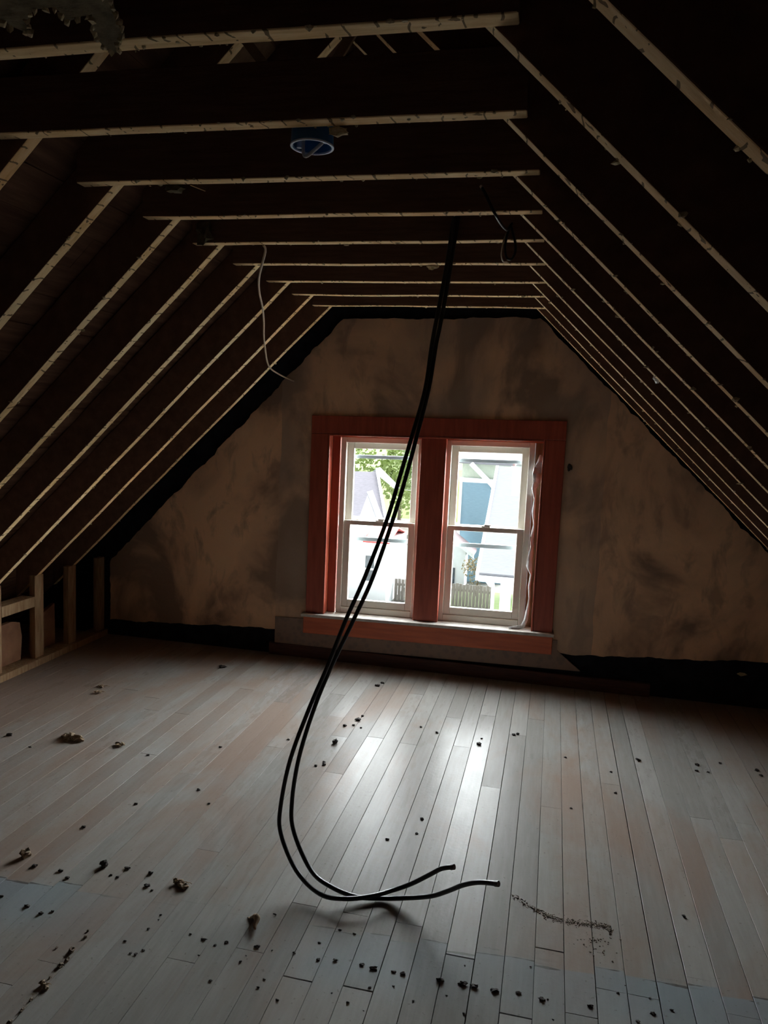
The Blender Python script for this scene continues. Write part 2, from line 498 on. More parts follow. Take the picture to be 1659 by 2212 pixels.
# floor: tongue and groove boards along the room
random.seed(11)
fb = MB()
BW, GAP = 0.0945, 0.0018
x = 0.489 - 44 * BW
i = 0
while x < 3.1:
    y = YB
    ends = []
    yy = YB + random.uniform(0.4, 2.0)
    while yy < D:
        ends.append(yy)
        yy += random.uniform(1.6, 3.6)
    if -0.3 < x < 2.0 and random.random() < 0.55:
        e = random.choice((2.06, 2.09, 2.27, 2.30, 2.40))
        ends = [q for q in ends if abs(q - e) > 0.5] + [e]
        ends.sort()
    jb_ = round((x - 0.489) / BW)
    forced = {1: 2.405, 0: 2.086, -5: 2.063, -7: 2.052, -2: 2.29}.get(jb_)
    if forced:
        ends = sorted([q for q in ends if abs(q - forced) > 0.5] + [forced])
    for a, b in zip([YB] + ends, ends + [D + 0.02]):
        tone = random.random()
        tl = random.uniform(-1, 1) * 0.0004
        dz = random.uniform(-0.0004, 0.0003)
        g = (GAP if x > -0.3 else GAP * 0.45) * random.uniform(0.4, 1.5)
        x0, x1 = x + g / 2, x + BW - (g / 2 if jb_ not in (4, 5) else 0.0026 if jb_ == 4 else 0.0018)
        c = 0.0009
        pr = [(x0, -0.02), (x0, -c + dz - tl), (x0 + c, dz - tl), (x1 - c, dz + tl), (x1, -c + dz + tl), (x1, -0.02)]
        n = len(pr)
        ya, yb = a + (0.003 if a == forced else 0.0009), b - (0.003 if b == forced else 0.0009)
        vs = [(px, ya, pz) for px, pz in pr] + [(px, yb, pz) for px, pz in pr]
        fb.add(vs, [tuple(range(n)), tuple(range(2 * n - 1, n - 1, -1))] + [(k, k + n, (k + 1) % n + n, (k + 1) % n) for k in range(n)], tone)
    x += BW
    i += 1
fl = fb.build('floor', M['floor'], attr=True)
tag(fl, 'worn grey painted board floor of the attic, running to the gable window', 'floor', kind='structure')
sub = MB().box(-3.75, 3.2, YB, D + 0.25, -0.06, -0.0215).build('subfloor', M['tar'], fl)

# roof deck: boards along the room over the rafters, both slopes
random.seed(5)
db = MB()
def deck_board(x0, x1, zf, a):
    for y0, y1 in ((YB, 1.93 + random.uniform(-.8, .8)), (None, 5.3)):
        y0 = ylast if y0 is None else y0
        ylast = y1
        j = random.uniform(-0.004, 0.004)
        db.add([(x0, y0, zf(x0) + VO + j), (x1, y0, zf(x1) + VO + j), (x1, y1, zf(x1) + VO + j), (x0, y1, zf(x0) + VO + j),
                (x0, y0, zf(x0) + VO + .03), (x1, y0, zf(x1) + VO + .03), (x1, y1, zf(x1) + VO + .03), (x0, y1, zf(x0) + VO + .03)],
               [(0, 1, 2, 3), (7, 6, 5, 4), (0, 4, 5, 1), (1, 5, 6, 2), (2, 6, 7, 3), (3, 7, 4, 0)], a)
x = -3.62
while x < APX:
    deck_board(x + .0015, min(x + 0.104, APX), zl, random.random()); x += 0.1055
x = 3.16
while x > APX:
    deck_board(x - .0015, max(x - 0.104, APX), zr, random.random()); x -= 0.1055
dk = db.build('ceiling', M['deck'], attr=True)
tag(dk, 'dark bare roof boards above the sloping rafters', 'ceiling', kind='structure')
pb = MB()  # the lit patch of the deck, put in as boards of a paler colour
for x0, x1 in ((-0.775, -0.665), (-0.66, -0.52)):
    for y0, y1 in ((2.33, 2.672), (2.724, 2.9)):
        pb.add([(x0, y0, zl(x0) + VO - .012), (x1, y0, zl(x1) + VO - .012), (x1, y1, zl(x1) + VO - .012), (x0, y1, zl(x0) + VO - .012),
            (x0, y0, zl(x0) + VO - .001), (x1, y0, zl(x1) + VO - .001), (x1, y1, zl(x1) + VO - .001), (x0, y1, zl(x0) + VO - .001)],
           [(0, 1, 2, 3), (7, 6, 5, 4), (0, 4, 5, 1), (1, 5, 6, 2), (2, 6, 7, 3), (3, 7, 4, 0)])
pb.build('lit_deck_patch', M['lath'], dk)['label'] = 'roof boards coloured paler as if lit'
ob = MB()
ob.prism([(-3.8, zl(-3.8) + VO + .03), (APX, APZ + VO + .03), (3.35, zr(3.35) + VO + .03), (3.35, zr(3.35) + VO + .08), (APX, APZ + VO + .09), (-3.8, zl(-3.8) + VO + .08)], YB, 5.4)
ob.build('roofing', M['shingle_grey'], dk)

# the wall behind the photographer
bk = MB().prism([(-3.7, -0.05), (3.25, -0.05), (3.25, zr(3.25) + VO + .03), (APX, APZ + VO + .05), (-3.7, zl(-3.7) + VO + .03)], YB - 0.1, YB).build('wall_front', M['deck'])
tag(bk, 'dark board wall at the other end of the attic', 'wall', kind='structure')

# gable wall: sheathing, plaster, panel
WX0, WX1, WZ0, WZ1 = -1.02, 0.49, 0.345, 1.655
hole = [(WX0, WZ0), (WX1, WZ0), (WX1, WZ1), (WX0, WZ1)]
sh = MB().holed([[(-3.7, -0.06), (3.25, -0.06), (3.25, zr(3.25) + VO), (APX, APZ + VO + .02), (-3.7, zl(-3.7) + VO)], hole], D + 0.022, D + 0.16, T)
wb = sh.build('wall_back', M['tar'])
tag(wb, 'gable end wall with brown stained plaster around the twin windows', 'wall', kind='structure')

def ragged(a, b, step, amp, seed):
    out = []
    L = math.hypot(b[0] - a[0], b[1] - a[1])
    n = max(1, int(L / step))
    nx, nz = -(b[1] - a[1]) / L, (b[0] - a[0]) / L
    for k in range(n):
        t = k / n
        j = (noise.noise(Vector((seed + t * L * 6, 0.3, 0))) * 0.8 + noise.noise(Vector((seed + t * L * 25, 7.3, 0))) * 0.5) * amp if k else 0
        out.append((a[0] + (b[0] - a[0]) * t + nx * j, a[1] + (b[1] - a[1]) * t + nz * j))
    return out
PZ = [(-2.70, 0.16), (-1.362, 0.205), (-1.362, 0.09), (0.80, 0.105), (0.655, 0.215), (0.74, 0.205), (2.16, 0.285), (2.16, zr(2.16) - 0.03),
      (XR + 0.01, H - 0.01), (XL - 0.02, H - 0.01), (-2.70, zl(-2.70) - .03)]
pts = []
for k in range(len(PZ)):
    a, b = PZ[k], PZ[(k + 1) % len(PZ)]
    amp = 0.0 if k in (1, 2, 3, 4) else (0.022 if k in (7, 9) else 0.014)
    pts += ragged(a, b, 0.025, amp, 3.7 * k) if amp else [a]
MB().holed([pts, hole], D, D + 0.021, T).build('plaster', M['plaster'], wb)
# paper covered panel below the sill, cut off at a slant on the right
MB().prism([(-1.36, 0.092), (0.80, 0.107), (0.64, 0.232), (0.64, 0.30), (-1.36, 0.30)], D - 0.007, D - 0.0005, 0, T).build('panel', M['panel'], wb)
MB().prism([(-1.36, 0.295), (-1.14, 0.297), (-1.14, 0.303), (-1.36, 0.301)], D - 0.010, D - 0.0005, 0, T).build('panel_ledge', M['panel'], wb)
bb = MB().box(-1.40, 1.25, D - 0.016, D + 0.019, 0.0, 0.088).build('baseboard_back', M['baseboard'], bevel=0.004)
tag(bb, 'dark reddish baseboard on the floor below the window panel', 'baseboard', kind='structure')
hk = MB().rock((0.638, D - 0.004, 1.475), 0.022, 4, 1.1, 2, 0.5, (0.7, 0.3)).build('wall_hole', M['darkcrumb'], wb)
# a pale scrap left on the black paper at the right
MB().rock((1.80, D + 0.012, 0.215), 0.03, 9, 0.4, 2, 0.4, (1.0, 0.35)).build('plaster_scrap', M['residue'], wb)

# ---------------------------------------------------------------- window trim
tr = empty('trim_1', (-0.27, D, 0.35), 'reddish brown stained wooden casing, mullion and sill around the twin windows', 'window trim', kind='structure')
def part(name, m, parent, *boxes, bevel=0.004):
    b = MB()
    for q in boxes:
        b.box(*q, tf=T)
    return b.build(name, m, parent, bevel=bevel)
part('head_casing', M['trim'], tr, (-1.127, 0.602, D - 0.022, D + 0.001, 1.632, 1.757))
part('side_casing', M['trim'], tr, (-1.127, -1.003, D - 0.022, D + 0.001, 0.352, 1.632))
part('side_casing', M['trim'], tr, (0.474, 0.602, D - 0.022, D + 0.001, 0.352, 1.632))
part('casing_bead', M['trim'], tr, (-1.003, -0.990, D - 0.026, D + 0.03, 0.352, 1.632), (0.461, 0.474, D - 0.026, D + 0.03, 0.352, 1.632), (-0.99, 0.461, D - 0.026, D + 0.03, 1.619, 1.632), bevel=0.003)
part('jamb', M['apron'], tr, (-1.018, -0.992, D + 0.001, D + 0.16, 0.352, 1.650), bevel=0.003)
part('jamb', M['apron'], tr, (0.463, 0.488, D + 0.001, D + 0.16, 0.352, 1.650), bevel=0.003)
part('head_jamb', M['apron'], tr, (-0.992, 0.463, D + 0.001, D + 0.16, 1.630, 1.652), bevel=0.003)
part('stop', M['trim'], tr, (-0.991, -0.935, D + 0.055, D + 0.085, 0.352, 1.630), bevel=0.003)
part('joint_filler', M['stud'], tr, (0.410, 0.463, D + 0.085, D + 0.16, 0.352, 1.630), bevel=0.002)
part('joint_filler', M['apron'], tr, (-0.935, 0.463, D + 0.075, D + 0.16, 1.608, 1.631), bevel=0.002)
part('mullion', M['trim'], tr, (-0.352, -0.178, D + 0.002, D + 0.055, 0.352, 1.630), bevel=0.005)
part('mullion_post', M['apron'], tr, (-0.340, -0.190, D + 0.055, D + 0.16, 0.352, 1.630), bevel=0.003)
part('stool', M['stool'], tr, (-1.150, 0.615, D - 0.060, D - 0.0005, 0.330, 0.352), (-1.018, 0.488, D - 0.001, D + 0.17, 0.330, 0.352), bevel=0.004)
part('apron', M['apron'], tr, (-1.138, 0.607, D - 0.036, D - 0.0005, 0.205, 0.330), bevel=0.005)
# ---------------------------------------------------------------- windows
def window(n, x0, x1, label):
    root = empty('window_%d' % n, ((x0 + x1) / 2, D + 0.1, 0.36), label, 'window', kind='structure')
    z0, z1 = 0.3525, 1.612
    ya, yb = D + 0.062, D + 0.15
    fw = 0.038
    part('frame', M['vinyl'], root, (x0, x0 + fw, ya, yb, z0, z1), (x1 - fw, x1, ya, yb, z0, z1), (x0 + fw, x1 - fw, ya, yb, z1 - fw, z1), (x0 + fw, x1 - fw, ya, yb, z0, z0 + 0.045), bevel=0.004)
    sx0, sx1 = x0 + fw, x1 - fw
    sw = 0.046
    zm = 1.012
    # upper sash sits further out
    y0, y1 = D + 0.108, D + 0.138
    us = part('upper_sash', M['vinyl'], root, (sx0, sx0 + sw, y0, y1, zm - .012, z1 - fw), (sx1 - sw, sx1, y0, y1, zm - .012, z1 - fw), (sx0 + sw, sx1 - sw, y0, y1, z1 - fw - .042, z1 - fw), (sx0 + sw, sx1 - sw, y0, y1, zm - .012, zm + .018), bevel=0.003)
    part('pane', M['glass'], us, (sx0 + sw - .004, sx1 - sw + .004, y0 + .012, y0 + .016, zm + .014, z1 - fw - .038), bevel=0)
    y0, y1 = D + 0.072, D + 0.104
    ls = part('lower_sash', M['vinyl'], root, (sx0, sx0 + sw, y0, y1, z0 + .045, zm + .012), (sx1 - sw, sx1, y0, y1, z0 + .045, zm + .012), (sx0 + sw, sx1 - sw, y0, y1, zm - .020, zm + .012), (sx0 + sw, sx1 - sw, y0, y1, z0 + .045, z0 + .098), bevel=0.003)
    part('pane', M['glass'], ls, (sx0 + sw - .004, sx1 - sw + .004, y0 + .012, y0 + .016, z0 + .094, zm - .016), bevel=0)
    xm = (x0 + x1) / 2
    lk = MB().box(xm - .030, xm + .030, y0 + .004, y1, zm + .012, zm + .020, tf=T)
    lk.box(xm - .012, xm + .038, y0 + .008, y1 - .006, zm + .020, zm + .030, tf=T)
    lk.build('sash_lock', M['vinyl'], root, bevel=0.003)
    y0, y1 = D + 0.152, D + 0.166
    sf = part('storm_frame', M['storm'], root, (x0 + .004, x0 + .024, y0, y1, z0, z1), (x1 - .024, x1 - .004, y0, y1, z0, z1), (x0 + .024, x1 - .024, y0, y1, 1.462, 1.486), (x0 + .024, x1 - .024, y0, y1, 0.868, 0.896), bevel=0.002)
    part('storm_pane', M['glass'], sf, (x0 + .02, x1 - .02, y0 + .006, y0 + .009, 0.894, 1.464), bevel=0)
    return root
window(1, -0.930, -0.342, 'left white sash window of the pair, black cables hanging across it')
window(2, -0.188, 0.408, 'right white sash window of the pair, torn plastic along its right edge')

# torn plastic strip in the open joint right of the second window
def ribbon(path, widths, name, m, parent=None, origin=None):
    b = MB()
    n = len(path)
    vs = []
    for k in range(n):
        p = Vector(path[k]); t = (Vector(path[min(k + 1, n - 1)]) - Vector(path[max(k - 1, 0)])).normalized()
        ang = 2.2 * noise.noise(Vector((k * 0.55, 3.1, 0)))
        wv = t.cross(Vector((math.sin(ang), math.cos(ang), 0.1))).normalized()
        hn = wv.cross(t).normalized() * 0.0015
        for q in (wv * widths[k] + hn, wv * -widths[k] + hn, wv * -widths[k] - hn, wv * widths[k] - hn):
            vs.append(p + q)
    fs = []
    for k in range(n - 1):
        for j in range(4):
            fs.append((k * 4 + j, k * 4 + (j + 1) % 4, (k + 1) * 4 + (j + 1) % 4, (k + 1) * 4 + j))
    fs += [(0, 1, 2, 3), tuple((n - 1) * 4 + j for j in (3, 2, 1, 0))]
    b.add(vs, fs)
    return b.build(name, m, parent, smooth=True, origin=origin)
pp = [(0.446, 5.125, 1.545), (0.444, 5.12, 1.50), (0.440, 5.115, 1.46), (0.428, 5.11, 1.42), (0.436, 5.118, 1.37), (0.418, 5.12, 1.32), (0.428, 5.125, 1.25), (0.424, 5.122, 1.17), (0.434, 5.125, 1.08),
      (0.426, 5.12, 1.0), (0.432, 5.12, 0.93), (0.424, 5.118, 0.86), (0.420, 5.115, 0.80), (0.436, 5.12, 0.74), (0.430, 5.125, 0.66), (0.436, 5.12, 0.58), (0.430, 5.118, 0.50), (0.422, 5.11, 0.43), (0.405, 5.10, 0.385), (0.36, 5.09, 0.372), (0.31, 5.08, 0.372)]
ww = [.005, .018, .030, .036, .024, .016, .007, .010, .006, .012, .018, .016, .020, .006, .008, .005, .010, .014, .016, .014, .004]
pl = ribbon(pp, ww, 'plastic_strip', M['plastic'], origin=pp[-1])
tag(pl, 'torn strip of white plastic in the gap beside the right window', 'plastic strip')

# ---------------------------------------------------------------- framing
YK = {0: 1.005, 1: 1.412, 2: 1.827, 3: 2.236, 4: 2.632, 5: 3.028, 6: 3.437, 7: 3.862, 8: 4.262, 9: 4.645}
TH = 0.043
ORD = {1: 'nearest the camera', 2: 'second from the camera, with the blue junction box behind it', 3: 'third from the camera, torn paper stuck to its underside',
       4: 'fourth from the camera, thin black cable draped across it', 5: 'fifth from the camera, two thick black cables before it',
       6: 'sixth from the camera, behind the looped thin cable', 7: 'seventh from the camera, third from the gable wall', 8: 'eighth from the camera, second from the gable wall', 9: 'last before the gable wall'}
WORD = ['first', 'second', 'third', 'fourth', 'fifth', 'sixth', 'seventh', 'eighth', 'ninth', 'tenth']
def wavy(pts, y0, y1, seed, amp=0.003, step=0.14):
    """a long board given as a polyline of (x, z) bottom edge points and a straight-up depth"""
    (xa, za), (xb, zb), dep = pts
    L = math.hypot(xb - xa, zb - za)
    n = max(2, int(L / step))
    b = MB()
    vs = []
    for k in range(n + 1):
        t = k / n
        px, pz = xa + (xb - xa) * t, za + (zb - za) * t
        j = amp * noise.noise(Vector((seed * 3.7 + t * L * 2.2, 0, 0))) * 1.6
        jy = amp * noise.noise(Vector((seed * 3.7 + t * L * 1.5, 9, 0)))
        vs += [(px, y0 + jy, pz + j), (px, y1 + jy, pz + j), (px, y1 + jy, pz + dep), (px, y0 + jy, pz + dep)]
    fs = []
    for k in range(n):
        for q in range(4):
            fs.append((k * 4 + q, k * 4 + (q + 1) % 4, (k + 1) * 4 + (q + 1) % 4, (k + 1) * 4 + q))
    fs += [(3, 2, 1, 0), tuple(n * 4 + q for q in range(4))]
    return b.add(vs, fs)
def residue(name, parent, pfun, n, seed, size=0.009):
    """crumbs of lime plaster and lath splinters still stuck along the lower edges"""
    rnd = random.Random(seed)
    b = MB()
    for k in range(n):
        t = rnd.random()
        px, py, pz = pfun(t, rnd)
        r = size * 0.8 * rnd.uniform(0.25, 1.0) ** 1.8 + 0.0012
        b.rock((px, py, pz), r, seed + k, rnd.uniform(0.5, 1.1), 1, 0.6, (rnd.uniform(0.7, 1.8), rnd.uniform(0.6, 1.2)))
    o = b.build(name, M['residue'], parent)
    o['kind'] = 'stuff'
    o['label'] = 'pale plaster crumbs along the edge'
    return o
for k in range(1, 10):
    y = YK[k]
    xa, xb = XL - 0.10, XR + (0.045 if k < 3 else 0.065)
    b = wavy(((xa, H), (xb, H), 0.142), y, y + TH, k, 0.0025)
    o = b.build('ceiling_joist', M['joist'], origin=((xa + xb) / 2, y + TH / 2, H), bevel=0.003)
    tag(o, 'bare horizontal ceiling joist, ' + ORD[k], 'joist', 'bare ceiling joists')
    residue('plaster_residue', o, lambda t, r: (xa + .1 + (xb - xa - .2) * t, y + (TH * r.choice((0.02, 0.98)) if r.random() < .8 else TH * r.random()), H + r.uniform(-0.001, 0.004)), 26, 100 + k, 0.007)
for k in range(0, 10):
    y0 = YK[k] + TH + 0.001
    y1 = y0 + TH
    if k >= 2:
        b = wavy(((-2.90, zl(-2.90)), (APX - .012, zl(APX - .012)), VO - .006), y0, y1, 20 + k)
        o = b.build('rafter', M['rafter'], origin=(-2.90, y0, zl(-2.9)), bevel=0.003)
        tag(o, 'bare sloping rafter of the left roof side, %s one seen from the camera' % WORD[k - 2] if k < 9 else 'bare sloping rafter of the left roof side, last one before the gable wall', 'rafter', 'left rafters')
        residue('plaster_residue', o, lambda t, r: (-2.6 + 1.6 * t, y0 + TH * r.choice((0.02, 0.98)), zl(-2.6 + 1.6 * t) + r.uniform(-.002, .004)), 26, 200 + k, 0.008)
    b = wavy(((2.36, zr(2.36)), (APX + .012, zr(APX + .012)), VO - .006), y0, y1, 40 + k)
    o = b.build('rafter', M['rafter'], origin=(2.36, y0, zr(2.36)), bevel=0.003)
    tag(o, 'bare sloping rafter of the right roof side, %s one seen from the camera' % WORD[k] if k < 9 else 'bare sloping rafter of the right roof side, last one before the gable wall', 'rafter', 'right rafters')
    residue('plaster_residue', o, lambda t, r: (0.45 + 1.6 * t, y0 + TH * r.choice((0.02, 0.98)), zr(0.45 + 1.6 * t) + r.uniform(-.002, .004)), 34, 300 + k, 0.008)

# ---------------------------------------------------------------- left knee wall
for j, (y0, lab) in enumerate(((3.885, 'flat wall stud at the left edge of the photo, holding the short block'), (4.285, 'pale flat wall stud in the left eave, under a rafter foot'), (4.640, 'dim flat wall stud, second from the gable corner'), (5.000, 'dark flat wall stud in the left corner against the gable wall'))):
    x1 = -2.742
    s = MB().box(-2.785, x1, y0, y0 + (0.088 if y0 < 5 else 0.080), 0.047, zl(x1) - 0.001)
    o = s.build('wall_stud', M['stud'], origin=(-2.763, y0 + .045, 0.047), bevel=0.003)
    tag(o, lab, 'stud', 'left knee wall studs')
o = MB().box(-2.84, -2.715, 2.3, D - 0.003, 0.0005, 0.046).build('sole_plate', M['stud'], origin=(-2.78, 4, 0), bevel=0.003)
tag(o, 'long wooden sole plate on the floor under the left studs', 'sole plate')
o = MB().box(-2.84, -2.742, 3.975, 4.283, 0.400, 0.470).build('fire_block', M['stud'], origin=(-2.79, 4.1, .4), bevel=0.003)
tag(o, 'short horizontal wood block between the studs at the left edge', 'wood block')
b = MB()
b.prism([(3.60, 0.047), (4.24, 0.047), (4.255, 0.20), (4.235, 0.30), (4.15, 0.322), (4.02, 0.318), (3.9, 0.335), (3.6, 0.33)], -2.85, -2.82)
b.v = [(v[1], v[0], v[2]) for v in b.v]
o = b.build('wall_board', M['reddish'], origin=(-2.83, 4, 0.047))
tag(o, 'broken reddish brown board standing behind the studs at left', 'board')
b = MB()
b.prism([(4.38, 0.047), (4.625, 0.047), (4.62, 0.34), (4.5, 0.30), (4.39, 0.22)], -2.87, -2.84)
b.v = [(v[1], v[0], v[2]) for v in b.v]
o = b.build('wall_board', M['reddish'], origin=(-2.85, 4.5, 0.047))
tag(o, 'dim reddish board low between the two flat wall studs', 'board')
rw = MB().box(RKX, RKX + 0.03, YB, D - 0.002, 0.0, zr(RKX) - 0.004).build('wall_right', M['deck'])
tag(rw, 'dark low board wall under the right rafters', 'wall', kind='structure')

# bits above the joists
def stick(name, a, b, r, m, label, cat, group=None, flat=0.4):
    a, b = Vector(a), Vector(b)
    t = (b - a).normalized()
    s = t.cross(Vector((0, 1, 0))).normalized() * r
    d = s.cross(t).normalized() * r * flat
    vs = [p + q for p in (a, b) for q in (s + d, s - d, -s - d, -s + d)]
    mb = MB().add(vs, [(0, 1, 2, 3), (7, 6, 5, 4)] + [(i, i + 4, (i + 1) % 4 + 4, (i + 1) % 4) for i in range(4)])
    o = mb.build(name, m, origin=tuple((a + b) / 2), bevel=0.002)
    return tag(o, label, cat, group)
stick('roof_brace', (-0.475, 2.252, 2.852), (-0.235, 2.252, 2.572), 0.014, M['lath'], 'thin lath brace leaning right above the second joist, left arm of the V', 'lath', 'thin laths above the joists')
stick('roof_brace', (-0.095, 2.262, 2.870), (-0.290, 2.262, 2.572), 0.014, M['lath'], 'thin lath brace leaning left above the second joist, right arm of the V', 'lath', 'thin laths above the joists')

# torn fibre board still nailed up at the top left
def torn_sheet():
    edge = [(-0.90, 1.02), (-0.90, 1.20), (-0.66, 1.20), (-0.545, 1.245), (-0.528, 1.335), (-0.505, 1.365), (-0.478, 1.315), (-0.44, 1.288), (-0.40, 1.290), (-0.403, 1.330), (-0.345, 1.318), (-0.372, 1.36), (-0.389, 1.425), (-0.368, 1.440), (-0.318, 1.375), (-0.298, 1.33), (-0.284, 1.27), (-0.27, 1.12), (-0.28, 1.02)]
    pts = []
    for k in range(len(edge)):
        a, b = edge[k], edge[(k + 1) % len(edge)]
        L = math.hypot(b[0] - a[0], b[1] - a[1])
        n = max(1, int(L / 0.010))
        for q in range(n):
            t = q / n
            j = 0.006 * noise.noise(Vector((a[0] * 9 + t * L * 60, a[1] * 5, 1)))
            pts.append((a[0] + (b[0] - a[0]) * t + j, a[1] + (b[1] - a[1]) * t + j * .7))
    b = MB()
    b.holed([pts], 0.0, 1.0)
    out = []
    for (x, s, y) in b.v:
        dn = max(0.0, min(1.0, (y - 1.20) / 0.24))
        z = 2.437 - 0.012 * dn + 0.006 * noise.noise(Vector((x * 12, y * 12, 3)))
        out.append((x, y, z - (0.009 if s < .5 else 0.0)))
    b.v = out
    o = b.build('torn_ceiling_board', M['torn'], origin=(-0.6, 1.1, 2.43))
    fr = MB()  # frayed edge, its lit fringe put in as a paler colour
    for k, p in enumerate(pts):
        if p[1] > 1.19 and k % 2 == 0:
            dn = max(0.0, min(1.0, (p[1] - 1.20) / 0.24))
            fr.rock((p[0], p[1], 2.427 - 0.012 * dn), 0.006 + 0.005 * noise.noise(Vector((k * .37, 1, 2))), k, 1.2, 1, 0.7)
    q = fr.build('torn_edge', M['residue'], o)
    q['label'] = 'frayed edge coloured paler as if lit'
    tag(o, 'ragged torn remnant of ceiling board hanging at the top left above the first joist', 'torn board')
    return o
torn_sheet()

# ---------------------------------------------------------------- blue round junction box behind the second joist
bx, by, bz = -0.121, 1.9265, 2.398
jb = empty('junction_box', (bx, by, bz + 0.07), 'round blue plastic junction box fixed to the second joist, open side down', 'junction box')
b = MB().lathe([(0.0525, 0), (0.0545, 0.004), (0.0520, 0.070), (0.0, 0.070), (0.0, 0.066), (0.0475, 0.066), (0.0490, 0.002), (0.0525, 0)], (bx, by, bz))
b.build('box_body', M['blue'], jb, smooth=False)
b = MB().lathe([(0.0500, -0.003), (0.0555, -0.003), (0.0558, 0.0005), (0.0500, 0.0005), (0.0500, -0.003)], (bx, by, bz))
b.build('box_rim', M['rim'], jb)
for sx, sy in ((-1, 0.35), (1, -0.35)):
    b = MB().lathe([(0.0, 0), (0.0065, 0), (0.0065, 0.05), (0.0, 0.05)], (bx + sx * 0.040, by + sy * 0.040, bz + 0.002), 14)
    b.build('screw_boss', M['rim'], jb)
rb = MB()
path = [(-0.152, 1.955, 2.455), (-0.152, 1.948, 2.425), (-0.149, 1.938, 2.398), (-0.143, 1.930, 2.378), (-0.133, 1.927, 2.376), (-0.118, 1.926, 2.386), (-0.104, 1.928, 2.398), (-0.094, 1.936, 2.414), (-0.094, 1.948, 2.436), (-0.102, 1.955, 2.455)]
o = MB().tube(path, 0.0044, 10, 6).build('cable_loop', M['silver'], smooth=True, origin=path[0])
tag(o, 'short bent loop of grey cable sticking down out of the blue junction box', 'cable')
o = MB().rock((-0.035, 1.872, 2.412), 0.016, 33, 0.8, 2, 0.6, (1.5, 0.7)).build('plaster_lump', M['residue'], origin=(-0.035, 1.872, 2.42))
tag(o, 'pale plaster lump stuck under the second joist right of the blue box', 'plaster lump')

# ---------------------------------------------------------------- the two thick black cables
PA = [(0.105, 2.936, 2.6), (0.1, 2.971, 2.52), (0.093, 2.986, 2.451), (0.078, 2.986, 2.313), (0.06, 2.976, 2.171), (0.043, 2.956, 2.027), (0.028, 2.936, 1.847), (-0.006, 2.916, 1.684), (-0.042, 2.886, 1.52), (-0.082, 2.856, 1.339), (-0.152, 2.816, 1.11), (-0.213, 2.776, 0.938), (-0.269, 2.736, 0.757), (-0.323, 2.7, 0.6), (-0.369, 2.63, 0.418), (-0.388, 2.59, 0.248), (-0.372, 2.555, 0.158), (-0.287, 2.495, 0.061), (-0.177, 2.435, 0.028), (-0.083, 2.42, 0.036), (0.005, 2.455, 0.0395), (0.076, 2.52, 0.036), (0.141, 2.525, 0.07), (0.208, 2.51, 0.127), (0.249, 2.495, 0.165), (0.291, 2.48, 0.187)]
PB = [(0.118, 2.96, 2.6), (0.112, 3.0, 2.52), (0.104, 3.016, 2.456), (0.092, 3.016, 2.352), (0.077, 3.009, 2.21), (0.062, 2.995, 2.083), (0.053, 2.985, 2.019), (0.036, 2.97, 1.848), (0.006, 2.95, 1.684), (-0.025, 2.925, 1.521), (-0.059, 2.885, 1.357), (-0.125, 2.845, 1.111), (-0.184, 2.805, 0.947), (-0.259, 2.77, 0.755), (-0.307, 2.715, 0.598), (-0.341, 2.645, 0.416), (-0.351, 2.61, 0.244), (-0.324, 2.572, 0.156), (-0.235, 2.512, 0.06), (-0.143, 2.462, 0.044), (-0.049, 2.47, 0.018), (0.047, 2.5, 0.0105), (0.13, 2.5, 0.028), (0.216, 2.48, 0.064), (0.275, 2.45, 0.112), (0.333, 2.405, 0.174), (0.388, 2.37, 0.216), (0.451, 2.335, 0.244)]
for P, lab, up in ((PA, 'thick black cable from the fifth joist to the floor, outer loop, shorter raised end', 0), (PB, 'thick black cable from the fifth joist to the floor, inner loop, longer end reaching right', 1)):
    o = MB().tube(P, 0.0082, 12, 6).build('black_cable', M['black'], smooth=True, origin=(P[20][0], P[20][1], 0.0))
    tag(o, lab, 'cable', 'thick black hanging cables')
    e, d = Vector(P[-1]), (Vector(P[-1]) - Vector(P[-2])).normalized()
    MB().tube([e - d * 0.012, e + d * 0.003], 0.0094, 12, 1).build('cut_end', M['copper'], o)

LP = [(0.236, 2.615, 2.500), (0.246, 2.605, 2.484), (0.259, 2.602, 2.461), (0.277, 2.60, 2.427), (0.293, 2.615, 2.402), (0.299, 2.75, 2.411), (0.304, 2.95, 2.442), (0.313, 3.005, 2.470), (0.322, 3.0, 2.447), (0.335, 2.99, 2.403), (0.337, 2.985, 2.369), (0.323, 2.985, 2.344), (0.306, 2.985, 2.351), (0.298, 2.985, 2.386), (0.301, 2.99, 2.425), (0.308, 3.0, 2.462), (0.318, 3.01, 2.482)]
o = MB().tube(LP, 0.0048, 8, 6).build('thin_black_cable', M['black'], smooth=True, origin=LP[7])
tag(o, 'thin black cable draped across the fourth joist and looped down at the fifth', 'cable')
MB().tube([LP[0], tuple((Vector(LP[0]) + Vector(LP[1])) / 2)], 0.0056, 8, 1).build('cable_tip', M['silver'], o)
LW = [(0.305, 3.012, 2.462), (0.291, 3.0, 2.420), (0.286, 3.0, 2.390), (0.283, 3.02, 2.366), (0.288, 3.06, 2.352), (0.289, 3.2, 2.38), (0.280, 3.425, 2.424)]
o = MB().tube(LW, 0.0028, 8, 6).build('thin_pale_wire', M['wirewhite'], smooth=True, origin=LW[0])
tag(o, 'thin pale wire curling from the fifth joist to the sixth beside the black loop', 'wire')
CW = [(-0.7, 3.048, 2.4165), (-0.704, 3.08, 2.397), (-0.777, 3.2, 2.322), (-0.857, 3.4, 2.288), (-0.94, 3.65, 2.256), (-1.031, 3.9, 2.218), (-1.11, 4.1, 2.178), (-1.182, 4.3, 2.133), (-1.281, 4.62, 2.041), (-1.285, 4.8, 2.002), (-1.273, 5.086, 1.97)]
